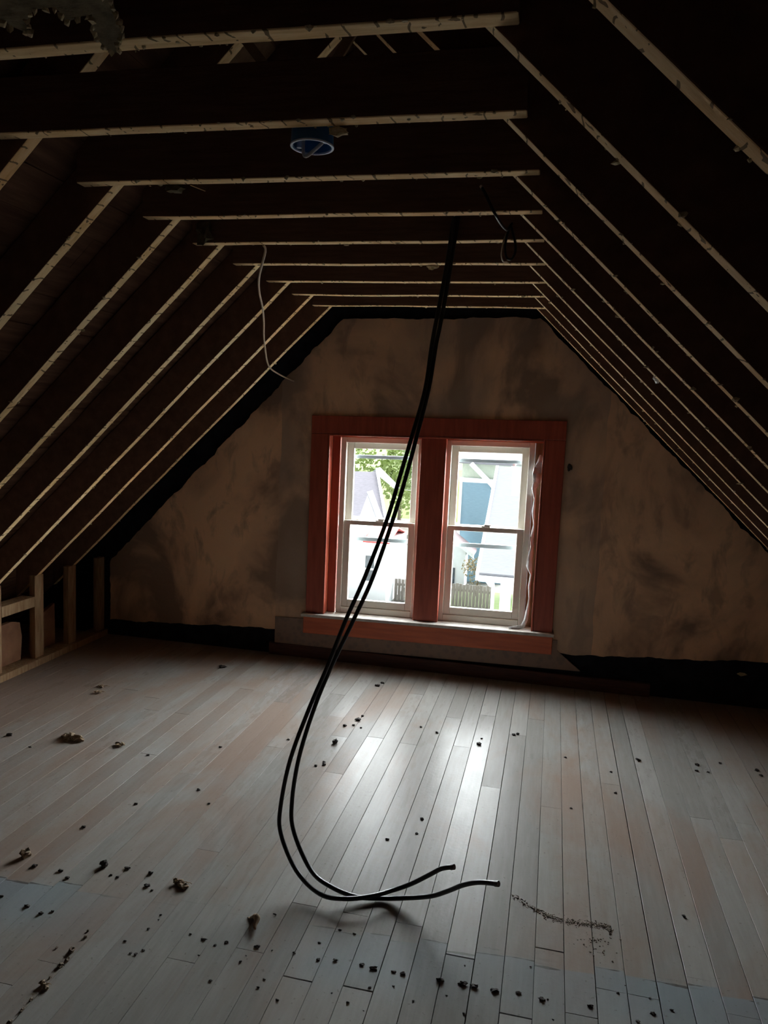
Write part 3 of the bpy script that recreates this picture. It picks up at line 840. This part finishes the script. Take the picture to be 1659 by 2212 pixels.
o = MB().tube(CW, 0.0052, 8, 6).build('pale_cable', M['wirewhite'], smooth=True, origin=CW[0])
tag(o, 'old pale cable hanging from the fifth joist down the left rafters to the gable wall', 'cable')

# scraps stuck under joists and rafters
def scrap(c, r, seed, label, m='residue', st=(1.6, 0.6), flat=0.7):
    o = MB().rock(c, r, seed, flat, 2, 0.65, st).build('plaster_scrap', M[m], origin=(c[0], c[1], c[2] + r * .5))
    return tag(o, label, 'scrap')
scrap((-0.690, 2.285, 2.414), 0.020, 51, 'torn greenish paper scrap under the left end of the third joist', 'torn')
scrap((-0.950, 3.010, 2.470), 0.045, 53, 'large pale clump on the left end of the fifth joist', 'torn', (0.8, 0.5), 1.0)
scrap((-0.060, 3.480, 2.418), 0.016, 54, 'small scrap under the sixth joist right of its middle')
scrap((-0.42, 4.69, 2.468), 0.035, 56, 'pale plaster lump above the last joist', 'residue', (1.8, 0.5), 0.5)
scrap((0.90, 3.115, 1.924), 0.013, 57, 'white plaster bit on the edge of the sixth right rafter', 'plastic', (1, 1), 1)
stick('wood_splinter', (-0.635, 2.272, 2.423), (-0.595, 2.30, 2.412), 0.005, M['joist'], 'short wood splinter hanging from the third joist', 'splinter')

# ---------------------------------------------------------------- crumbs on the floor
def crumb(c, r, seed, label, m='crumb', flat=0.6, st=(1, 1), group=None, name='plaster_crumb', cat='crumb', sub=2):
    o = MB().rock((c[0], c[1], r * flat * 0.75), r, seed, flat, sub, 0.55, st).build(name, M[m], origin=(c[0], c[1], 0))
    return tag(o, label, cat, group)
def clump(c, r, seed, label, n=7):
    rnd = random.Random(seed)
    b = MB()
    for k in range(n):
        a = rnd.uniform(0, 6.28); d = r * rnd.uniform(0.1, 0.9)
        b.rock((c[0] + math.cos(a) * d * 1.3, c[1] + math.sin(a) * d * 0.8, r * rnd.uniform(0.10, 0.45)), r * rnd.uniform(0.25, 0.5), seed + k, 0.7, 2, 0.6, (rnd.uniform(.8, 1.6), 1))
    for k in range(3):
        a = rnd.uniform(-0.5, 1.2)
        p = Vector((c[0] + rnd.uniform(-.5, .5) * r, c[1], r * .2))
        b.tube([p, p + Vector((math.cos(a) * r * .9, .2 * r, r * .35)), p + Vector((math.cos(a) * r * 1.3, .3 * r, r * .08))], r * .05, 6, 3)
    o = b.build('plaster_clump', M['chip'], origin=(c[0], c[1], 0))
    return tag(o, label, 'clump')
clump((-1.82, 3.34), 0.050, 71, 'largest brown clump of debris lying on the left half of the floor')
clump((-1.54, 3.352), 0.026, 72, 'small brown clump on the floor just right of the largest clump', 4)
clump((-0.689, 2.379), 0.026, 73, 'brown ragged clump on the floor left of the cable loop', 5)
clump((-0.838, 1.818), 0.018, 74, 'brown chunk at the lower left, biggest of the row along a board joint', 5)
clump((-2.10, 4.075), 0.024, 75, 'upper one of two dark bits on the floor near the left eave', 4)
clump((-2.06, 3.975), 0.026, 76, 'lower one of two dark bits on the floor near the left eave', 4)
crumb((-1.332, 2.373), 0.018, 77, 'pale chunk standing on the floor near the left edge of the photo', 'chip', 1.0)
crumb((-1.015, 2.402), 0.015, 78, 'round dark topped crumb on a brown worn floor patch', 'darkcrumb', 0.8)
crumb((-0.500, 3.739), 0.013, 79, 'dark upright crumb on the bright boards right of the hanging cables', 'darkcrumb', 1.0)
crumb((-0.462, 4.08), 0.015, 80, 'dark crumb cluster on the far shiny board under the left window', 'darkcrumb', 0.5)
# curled dry chip in front
b = MB()
vs, fs = [], []
n, mth = 14, 5
for k in range(n + 1):
    t = k / n
    ang = 0.3 + 2.1 * t
    px = -0.372 + 0.052 * t + 0.010 * math.sin(t * 5)
    py = 2.285 - 0.07 * t
    pz = 0.002 + 0.040 * math.sin(min(1, t * 1.9) * 2.0) * (1 - 0.75 * t)
    wd = 0.016 * (1 - t) ** 0.7 + 0.002
    for j in range(mth):
        s = j / (mth - 1) * 2 - 1
        vs.append((px + wd * s * 0.7, py + wd * s * 0.5, max(0.0012, pz - abs(s) ** 2 * wd * 0.9)))
m1 = len(vs)
vs += [(v[0], v[1], v[2] + 0.002) for v in vs]
for k in range(n):
    for j in range(mth - 1):
        q = (k * mth + j, k * mth + j + 1, (k + 1) * mth + j + 1, (k + 1) * mth + j)
        fs.append(q); fs.append(tuple(i + m1 for i in reversed(q)))
rim = [j for j in range(mth)] + [k * mth + mth - 1 for k in range(1, n + 1)] + [n * mth + j for j in range(mth - 2, -1, -1)] + [k * mth for k in range(n - 1, 0, -1)]
for i in range(len(rim)):
    a, c = rim[i], rim[(i + 1) % len(rim)]
    fs.append((a, c, c + m1, a + m1))
o = b.add(vs, fs).build('wood_chip', M['chip'], smooth=True, origin=(-0.36, 2.27, 0))
tag(o, 'curled dry brown chip standing on the floor in front of the cable loop', 'chip')
rnd = random.Random(4)
ROW1 = [(-0.837, 1.669, .012), (-0.843, 1.901, .012), (-0.839, 1.929, .011), (-0.851, 1.969, .014), (-0.905, 1.969, .006), (-0.848, 2.038, .008), (-0.858, 2.066, .006), (-0.842, 1.85, .006), (-0.838, 1.76, .007), (-0.836, 1.72, .008)]
for k, (x, y, r) in enumerate(ROW1):
    crumb((x, y), r * 0.75, 120 + k, 'brown crumb in the row along the left board joint at the bottom of the photo', 'crumb', 0.6, (0.8, 1.15), 'crumbs along the left board joint')
ROW2 = [(-0.478, 2.134), (-0.40, 2.143), (-0.298, 2.15), (-0.035, 2.161), (0.153, 2.162), (0.183, 2.162), (0.371, 2.17), (0.407, 2.17), (0.468, 2.168), (0.54, 2.18), (0.609, 2.171), (0.752, 2.185), (0.933, 2.206), (-0.09, 2.15), (0.05, 2.165), (0.30, 2.166), (0.09, 2.158)]
for k, (x, y) in enumerate(ROW2):
    crumb((x, y), rnd.uniform(.005, .010), 140 + k, 'dark nail crumb in the row across the boards at the bottom of the photo', 'darkcrumb', 0.45, (1.3, 0.8), 'dark crumbs across the near boards')
MID = [(-0.925, 2.413), (-0.828, 2.412), (-0.96, 2.36), (-0.93, 2.355), (-1.10, 2.30), (-1.15, 2.33), (-1.26, 2.33), (-0.80, 2.34), (-0.77, 2.32), (-1.25, 2.14), (-1.13, 2.12), (-1.06, 2.10), (-1.03, 2.12)]
for k, (x, y) in enumerate(MID):
    crumb((x, y), rnd.uniform(.004, .010), 170 + k, 'small dark crumb scattered on the worn floor left of the cable loop', 'darkcrumb', 0.5, (1.2, 0.8), 'crumbs left of the cable loop')
FAR = [(-0.516, 3.977, .010), (-0.455, 4.15, .007), (-0.47, 4.00, .008), (-0.42, 3.98, .006), (-0.481, 3.476, .009), (-0.516, 3.448, .007), (-0.49, 3.50, .006), (-0.49, 4.677, .013), (-0.47, 4.74, .010), (0.244, 3.972, .012), (0.421, 4.161, .009), (0.44, 4.18, .008), (0.081, 3.103, .007), (0.08, 2.98, .005), (0.00, 4.05, .008), (-0.10, 4.10, .007), (0.25, 4.05, .006), (-0.03, 2.9, .006)]
for k, (x, y, r) in enumerate(FAR):
    crumb((x, y), r, 190 + k, 'small dark crumb on the shiny boards under the windows', 'darkcrumb', 0.6, (1.1, 0.9), 'crumbs on the shiny boards')
RGT = [(1.075, 4.037, .011), (1.374, 4.078, .010), (1.36, 4.00, .008), (1.673, 4.108, .010), (1.68, 4.05, .008), (0.925, 3.848, .006), (1.417, 4.003, .007), (1.50, 4.14, .007), (0.70, 3.95, .006), (1.10, 2.72, .006), (0.93, 3.62, .006), (0.72, 3.40, .005)]
for k, (x, y, r) in enumerate(RGT):
    crumb((x, y), r, 220 + k, 'small dark crumb scattered on the right half of the floor', 'darkcrumb', 0.6, (1.1, 0.9), 'crumbs on the right floor half')
LFT = [(-2.141, 3.289, .012), (-1.579, 4.672, .016), (-1.95, 3.20, .006), (-1.35, 3.30, .006), (-0.95, 3.05, .006), (-1.15, 2.85, .006), (-0.75, 3.70, .006), (-1.25, 2.62, .007), (-1.05, 3.5, .006), (-0.85, 2.95, .005)]
for k, (x, y, r) in enumerate(LFT):
    crumb((x, y), r, 240 + k, 'small dark crumb scattered on the left half of the floor', 'darkcrumb', 0.6, (1.4, 0.9), 'crumbs on the left floor half')
NR = [(rnd.uniform(-0.75, 1.05), rnd.uniform(1.95, 2.32)) for _ in range(46)]
for k, (x, y) in enumerate(NR):
    crumb((x, y), rnd.uniform(.0022, .0050), 260 + k, 'tiny dark speck on the near floor boards', 'darkcrumb', 0.5, (1.3, 0.8), 'tiny specks on the near boards', 'dirt_speck', 'speck', 1)
# trail of dust swept to the right of the cable ends
b = MB()
TR = [(0.50, 2.66), (0.576, 2.612), (0.617, 2.587), (0.665, 2.572), (0.729, 2.572), (0.784, 2.581), (0.823, 2.584), (0.835, 2.56)]
for k in range(620):
    t = rnd.random() * (len(TR) - 1)
    i = int(t); q = t - i
    x = TR[i][0] + (TR[i + 1][0] - TR[i][0]) * q + rnd.gauss(0, .006)
    y = TR[i][1] + (TR[i + 1][1] - TR[i][1]) * q + rnd.gauss(0, .009)
    r = rnd.uniform(.0008, .0030)
    b.rock((x, y, r * .4), r, k, 0.6, 1, 0.4)
for k in range(60):
    b.rock((rnd.gauss(.79, .03), rnd.gauss(2.49, .04), .001), rnd.uniform(.001, .004), 900 + k, 0.6, 1, 0.4)
o = b.build('dust_trail', M['dust'], origin=(0.7, 2.58, 0))
tag(o, 'curved trail of grey dust and grit on the floor right of the cable ends', 'dust', kind='stuff')

# ---------------------------------------------------------------- outdoors
def gz(y): return -5.5 - 0.06 * max(0.0, y - 28)
g = MB()
ys = [5.6, 12, 20, 28, 40, 60, 90, 140, 260]
vs = [(x, y, gz(y)) for y in ys for x in (-160, -60, -20, 20, 60, 160)]
fs = [(r * 6 + c, r * 6 + c + 1, (r + 1) * 6 + c + 1, (r + 1) * 6 + c) for r in range(len(ys) - 1) for c in range(5)]
o = g.add(vs, fs).build('ground', M['yard'])
tag(o, 'gravel yards outside below the window', 'ground', kind='structure')
hm = MB()
hx = [-160, -90, -50, -30, -18, -8, 2, 14, 40, 90]
hv = [(x, y, z + (2.0 * noise.noise(Vector((x * .09, y * .05, 2))) if z > -5 else 0)) for y, z in ((82, -9.2), (92, -4), (104, 1.5), (118, 4.0), (150, 5.0)) for x in hx]
hm.add(hv, [(r * 10 + c, r * 10 + c + 1, (r + 1) * 10 + c + 1, (r + 1) * 10 + c) for r in range(4) for c in range(9)])
ho = hm.build('hill', M['leaf'])
tag(ho, 'green wooded hillside behind the trees', 'hill', kind='structure')
pc = MB().box(-14, 12, 5.5, 27.0, -5.52, -5.46).build('bounce_slab', M['bounce_pale'])  # unseen slab, added to bounce sky light up onto the joists
tag(pc, 'unseen pale slab added below the window to bounce sky light up', 'bounce_slab', kind='structure')
lw = MB().add([(-13, 41, gz(41) + .03), (-3, 41, gz(41) + .03), (-3, 54, gz(54) + .03), (-16, 54, gz(54) + .03)], [(0, 1, 2, 3)]).build('lawn', M['grass'])
tag(lw, 'green lawn strip behind the white car, seen through the left window', 'lawn', kind='structure')
lw = MB().add([(-3.4, 28.5, gz(28.5) + .03), (0.5, 28.5, gz(28.5) + .03), (0.5, 35, gz(35) + .03), (-3.4, 35, gz(35) + .03)], [(0, 1, 2, 3)]).build('lawn', M['grass'])
tag(lw, 'small green lawn by the fence, seen through the right window', 'lawn', kind='structure')

def house(name, loc, rot, label, parts):
    root = empty(name, loc, label, 'house')
    root.rotation_euler.z = rot
    for nm, m, fn in parts:
        b = MB(); fn(b)
        me = b.build(nm, m)
        me.parent = root
    return root
def gable(b, x0, x1, y0, y1, ze, zr_, along='x', t=0.12):
    """two roof slabs, ridge along x or y"""
    if along == 'x':
        ym = (y0 + y1) / 2
        for ya in (y0, y1):
            b.add([(x0, ya, ze), (x1, ya, ze), (x1, ym, zr_), (x0, ym, zr_), (x0, ya, ze + t), (x1, ya, ze + t), (x1, ym, zr_ + t), (x0, ym, zr_ + t)],
                  [(0, 1, 2, 3), (7, 6, 5, 4), (0, 4, 5, 1), (1, 5, 6, 2), (2, 6, 7, 3), (3, 7, 4, 0)])
    else:
        xm = (x0 + x1) / 2
        for xa in (x0, x1):
            b.add([(xa, y0, ze), (xa, y1, ze), (xm, y1, zr_), (xm, y0, zr_), (xa, y0, ze + t), (xa, y1, ze + t), (xm, y1, zr_ + t), (xm, y0, zr_ + t)],
                  [(0, 1, 2, 3), (7, 6, 5, 4), (0, 4, 5, 1), (1, 5, 6, 2), (2, 6, 7, 3), (3, 7, 4, 0)])
S = M['siding']
# lilac roofed house on the left; local x along its ridge, origin under the right end of the ridge
def A_dorm(b):
    b.prism([(-2.5, -3.6), (0.0, -3.6), (-1.25, -1.7)], -0.10, 3.2)
house('house', (-8.83, 40, 0), math.radians(22), 'house with a lilac grey roof and white rakes, seen through the left window', [
    ('roof', M['shingle_lilac'], lambda b: gable(b, -8, 0.0, -3.7, 3.7, -3.35, -1.05)),
    ('wall', S, lambda b: b.box(-7.7, -0.4, -3.3, 3.3, -7, -3.25)),
    ('rake_board', S, lambda b: b.add([(0, -3.8, -3.55), (0.14, -3.8, -3.55), (0.14, 0, -1.13), (0, 0, -1.13), (0, -3.8, -3.2), (0.14, -3.8, -3.2), (0.14, 0, -0.85), (0, 0, -0.85)], [(0, 1, 2, 3), (7, 6, 5, 4), (0, 4, 5, 1), (1, 5, 6, 2), (2, 6, 7, 3), (3, 7, 4, 0)]))])
house('house', (-7.88, 34.5, 0), 0, 'small white gable in front of the lilac grey roof', [
    ('wall', S, lambda b: b.prism([(-0.48, -7), (0.60, -7), (0.60, -3.09), (0.0, -1.65), (-0.48, -3.09)], 0, 0.8)),
    ('roof', M['shingle_grey'], lambda b: b.add([(0.0, -0.2, -1.60), (0.0, 0.9, -1.60), (0.77, 0.9, -3.38), (0.77, -0.2, -3.38), (0.0, -0.2, -1.51), (0.0, 0.9, -1.51), (0.77, 0.9, -3.28), (0.77, -0.2, -3.28)], [(0, 1, 2, 3), (7, 6, 5, 4), (0, 4, 5, 1), (1, 5, 6, 2), (2, 6, 7, 3), (3, 7, 4, 0)]))])
house('house', (-9.6, 46, 0), 0, 'farther roof with a white edge sloping down to the right behind the lilac roof', [
    ('roof', M['shingle_grey'], lambda b: gable(b, -1.9, 0.70, 0.1, 1.0, -2.35, -1.2, 'y')),
    ('rake_board', S, lambda b: b.add([(-0.62, -.1, -1.42), (-0.62, .05, -1.42), (0.78, .05, -2.42), (0.78, -.1, -2.42), (-0.62, -.1, -1.10), (-0.62, .05, -1.10), (0.78, .05, -2.10), (0.78, -.1, -2.10)], [(0, 1, 2, 3), (7, 6, 5, 4), (0, 4, 5, 1), (1, 5, 6, 2), (2, 6, 7, 3), (3, 7, 4, 0)]))])
hB = house('house', (-8.5, 29, 0), 0, 'white sided house with a red roof edge, low in the left window', [
    ('wall', S, lambda b: b.box(-5, 2.86, 0, 4, -5.6, -3.02)),
    ('upper_wall', S, lambda b: b.box(-5, 1.85, 0.6, 4, -3.02, -2.52)),
    ('roof', M['red_metal'], lambda b: gable(b, 1.86, 2.95, -0.1, 3.4, -3.02, -2.62, 'x', 0.06)),
    ('fascia', S, lambda b: b.box(1.4, 3.1, -0.32, -0.05, -3.20, -3.02)),
    ('window', M['house_glass'], lambda b: b.box(1.98, 2.33, -0.03, 0.02, -4.57, -3.56)),
    ('window_bar', S, lambda b: b.box(1.96, 2.35, -0.05, 0.02, -4.13, -4.05)),
    ('window', M['house_glass'], lambda b: b.box(1.10, 1.24, -0.03, 0.02, -4.70, -3.70))])
house('garage', (-4.80, 36, 0), 0, 'white garage with a pinkish roof behind the window mullion', [
    ('wall', S, lambda b: b.prism([(-1.55, -7), (1.50, -7), (1.50, -4.25), (0, -3.15), (-1.55, -4.25)], 0.15, 1.4)),
    ('roof', M['shingle_pink'], lambda b: gable(b, -1.95, 1.90, -0.2, 1.45, -4.42, -3.02, 'y')),
    ('door_slit', M['house_glass'], lambda b: b.box(0.93, 1.03, 0.10, 0.16, -6.4, -5.1)),
    ('rake_board', S, lambda b: b.prism([(-1.98, -4.52), (0, -3.08), (1.93, -4.52), (1.93, -4.30), (0, -2.86), (-1.98, -4.30)], -0.26, -0.2))])
house('house', (2.0, 24, 0), 0, 'house with a wide pale grey roof and white gutter filling the right window', [
    ('roof', M['shingle_grey'], lambda b: gable(b, -3.55, 5, 0, 12, -3.02, 0.12)),
    ('wall', M['siding'], lambda b: b.box(-2.45, 4.8, 0.9, 11.5, -5.6, -2.9)),
    ('gutter', S, lambda b: b.box(-3.55, 5, -0.13, 0.0, -3.16, -2.98)),
    ('rake_board', S, lambda b: b.add([(-3.66, 0, -3.16), (-3.55, 0, -3.16), (-3.55, 6, .02), (-3.66, 6, .02), (-3.66, 0, -2.9), (-3.55, 0, -2.9), (-3.55, 6, .26), (-3.66, 6, .26)], [(0, 1, 2, 3), (7, 6, 5, 4), (0, 4, 5, 1), (1, 5, 6, 2), (2, 6, 7, 3), (3, 7, 4, 0)])),
    ('porch_column', S, lambda b: b.box(-2.86, -2.52, 0.25, 0.55, -5.6, -3.05)),
    ('downspout', S, lambda b: b.tube([(-3.28, -0.05, -3.12), (-3.18, 0.1, -3.3), (-3.10, 0.3, -3.4), (-3.10, 0.3, -5.5)], 0.06, 8, 3)),
    ('porch_panel', M['blue_siding'], lambda b: b.box(-2.40, -1.2, 0.85, 0.9, -5.2, -3.4))])
house('house', (-2.7, 38, 0), 0, 'slate blue sided house with white trim, upper left in the right window', [
    ('wall', M['blue_siding'], lambda b: b.box(-1.24, 1.2, 0, 5, -7.5, -1.02)),
    ('frieze', S, lambda b: b.box(-1.32, 1.2, -0.08, 0.05, -1.04, -0.82)),
    ('gable_wall', M['green_siding'], lambda b: b.box(-1.22, 1.2, 0.1, 4.9, -0.82, -0.10)),
    ('corner_board', S, lambda b: b.box(-1.30, -1.16, -0.05, 0.1, -7.5, -1.0)),
    ('brace', S, lambda b: b.tube([(-0.75, -0.35, -0.08), (-0.15, -0.4, -0.62), (0.40, -0.4, -1.15), (0.42, -0.38, -1.40)], 0.12, 8, 4)),
    ('roof', M['shingle_grey'], lambda b: b.box(-1.45, 1.4, -0.3, 5.3, -0.10, 0.02))])
house('house', (-3.0, 52, 0), 0, 'large far house whose pale grey roof shows at the top of the right window', [
    ('wall', M['siding'], lambda b: b.box(-2.2, 5, 0.5, 8, -8, -0.6)),
    ('roof', M['shingle_grey'], lambda b: gable(b, -2.6, 6, 0, 9, -0.75, 1.25))])
house('shed', (-11.5, 56, 0), 0, 'dim grey brown shed beyond the lawn, low in the left window', [
    ('wall', M['fence'], lambda b: b.box(-3, 5.5, 0, 4, -8, -6.6)),
    ('roof', M['fence'], lambda b: gable(b, -3.3, 5.8, -0.3, 4.3, -6.7, -5.9))])
# fence with its boards
def fence(x0, x1, label):
    root = empty('board_fence', ((x0 + x1) / 2, 30.5, -5.7), label, 'fence', 'weathered board fences')
    b = MB()
    r = random.Random(int(x0 * 7))
    x = x0
    while x < x1:
        b.box(x + .008, x + .132, 30.5, 30.53, -6.2, -4.69 + r.uniform(-.03, .03)); x += .14
    b.build('boards', M['fence'], root)
    MB().box(x0, x1, 30.53, 30.60, -5.0, -4.9).box(x0, x1, 30.53, 30.60, -5.7, -5.6).build('rail', M['fence'], root)
fence(-5.60, -4.2, 'weathered grey board fence low in the left window')
fence(-3.6, -1.55, 'weathered grey board fence low in the right window')
# white car behind the white house
cr = empty('car', (-6.5, 33, gz(33)), 'white car parked on the lawn beside the white house', 'car')
b = MB()
b.prism([(-0.85, .30), (0.85, .30), (0.88, .75), (0.74, .88), (0.58, 1.42), (0.40, 1.50), (-0.40, 1.50), (-0.58, 1.42), (-0.74, .88), (-0.88, .75)], 0.1, 1.3)
b.v = [(v[0] - 6.5, v[1] + 33, v[2] + gz(33)) for v in b.v]
b.build('body', M['carwhite'], cr)
b = MB().prism([(-0.62, .92), (0.62, .92), (0.50, 1.36), (-0.50, 1.36)], 0.07, 0.11)
b.v = [(v[0] - 6.5, v[1] + 33, v[2] + gz(33)) for v in b.v]
b.build('rear_window', M['house_glass'], cr)
for sx in (-0.78, 0.78):
    for sy in (0.6,):
        b = MB().tube([(-6.5 + sx - .1, 33 + sy, gz(33) + .31), (-6.5 + sx + .1, 33 + sy, gz(33) + .31)], 0.31, 16, 1)
        b.build('wheel', M['black'], cr)

def tree(c, h, rad, m, label, seed, n=900, zc=0.62, group='trees beyond the houses'):
    rnd = random.Random(seed)
    base = (c[0], c[1], gz(c[1]))
    root = empty('tree', base, label, 'tree', group)
    MB().tube([base, (c[0] + .1, c[1], base[2] + h * .4), (c[0] - .1, c[1], base[2] + h * .75)], rad * .08, 8, 3, .3).build('trunk', M['bark'], root)
    b = MB()
    cl = [(rnd.gauss(0, .42), rnd.gauss(0, .42), rnd.gauss(0, .30), rnd.uniform(.25, .5)) for _ in range(16)]
    for k in range(n):
        q = rnd.choice(cl)
        v = Vector((rnd.gauss(0, 1), rnd.gauss(0, 1), rnd.gauss(0, 1))).normalized() * q[3] * rnd.uniform(.6, 1.1)
        p = Vector((c[0] + (q[0] + v.x) * rad, c[1] + (q[1] + v.y) * rad, base[2] + h * zc + (q[2] + v.z) * h * .42))
        a = Vector((rnd.gauss(0, 1), rnd.gauss(0, 1), rnd.gauss(0, 1))).normalized()
        d = a.orthogonal().normalized(); e = a.cross(d)
        s = rnd.uniform(.16, .36) * (rad / 4)
        b.add([p + d * s, p + e * s * .7, p - d * s, p - e * s * .7], [(0, 1, 2, 3)])
    b.build('crown', m, root)
tree((-17.6, 62), 9.2, 2.7, M['leaf'], 'leafy tree right behind the lilac roof', 2, 3200)
tree((-9.8, 62), 9.4, 2.7, M['leaf'], 'nearer leafy tree at the right edge of the left window, partly behind the mullion', 3, 2600)
tree((-13.6, 71), 10.6, 2.9, M['leaf'], 'taller leafy tree set back in the right half of the left window', 4, 2600)
tree((-21.6, 74), 11.0, 2.9, M['leaf'], 'leafy tree set back to the left in the left window', 5, 2200)
tree((-0.6, 68), 11.0, 2.7, M['leaf_tan'], 'tan budding tree at the top right of the right window', 7, 1800)
tree((-2.75, 44.5), 4.0, 0.0 + 1.3, M['leaf'], 'green shrub tree between the garage and the blue house', 8, 900)
tree((-2.5, 33.5), 1.9, 0.75, M['leaf_tan'], 'tan green shrub beside the garage in the right window', 9, 700, group='shrubs by the garage')
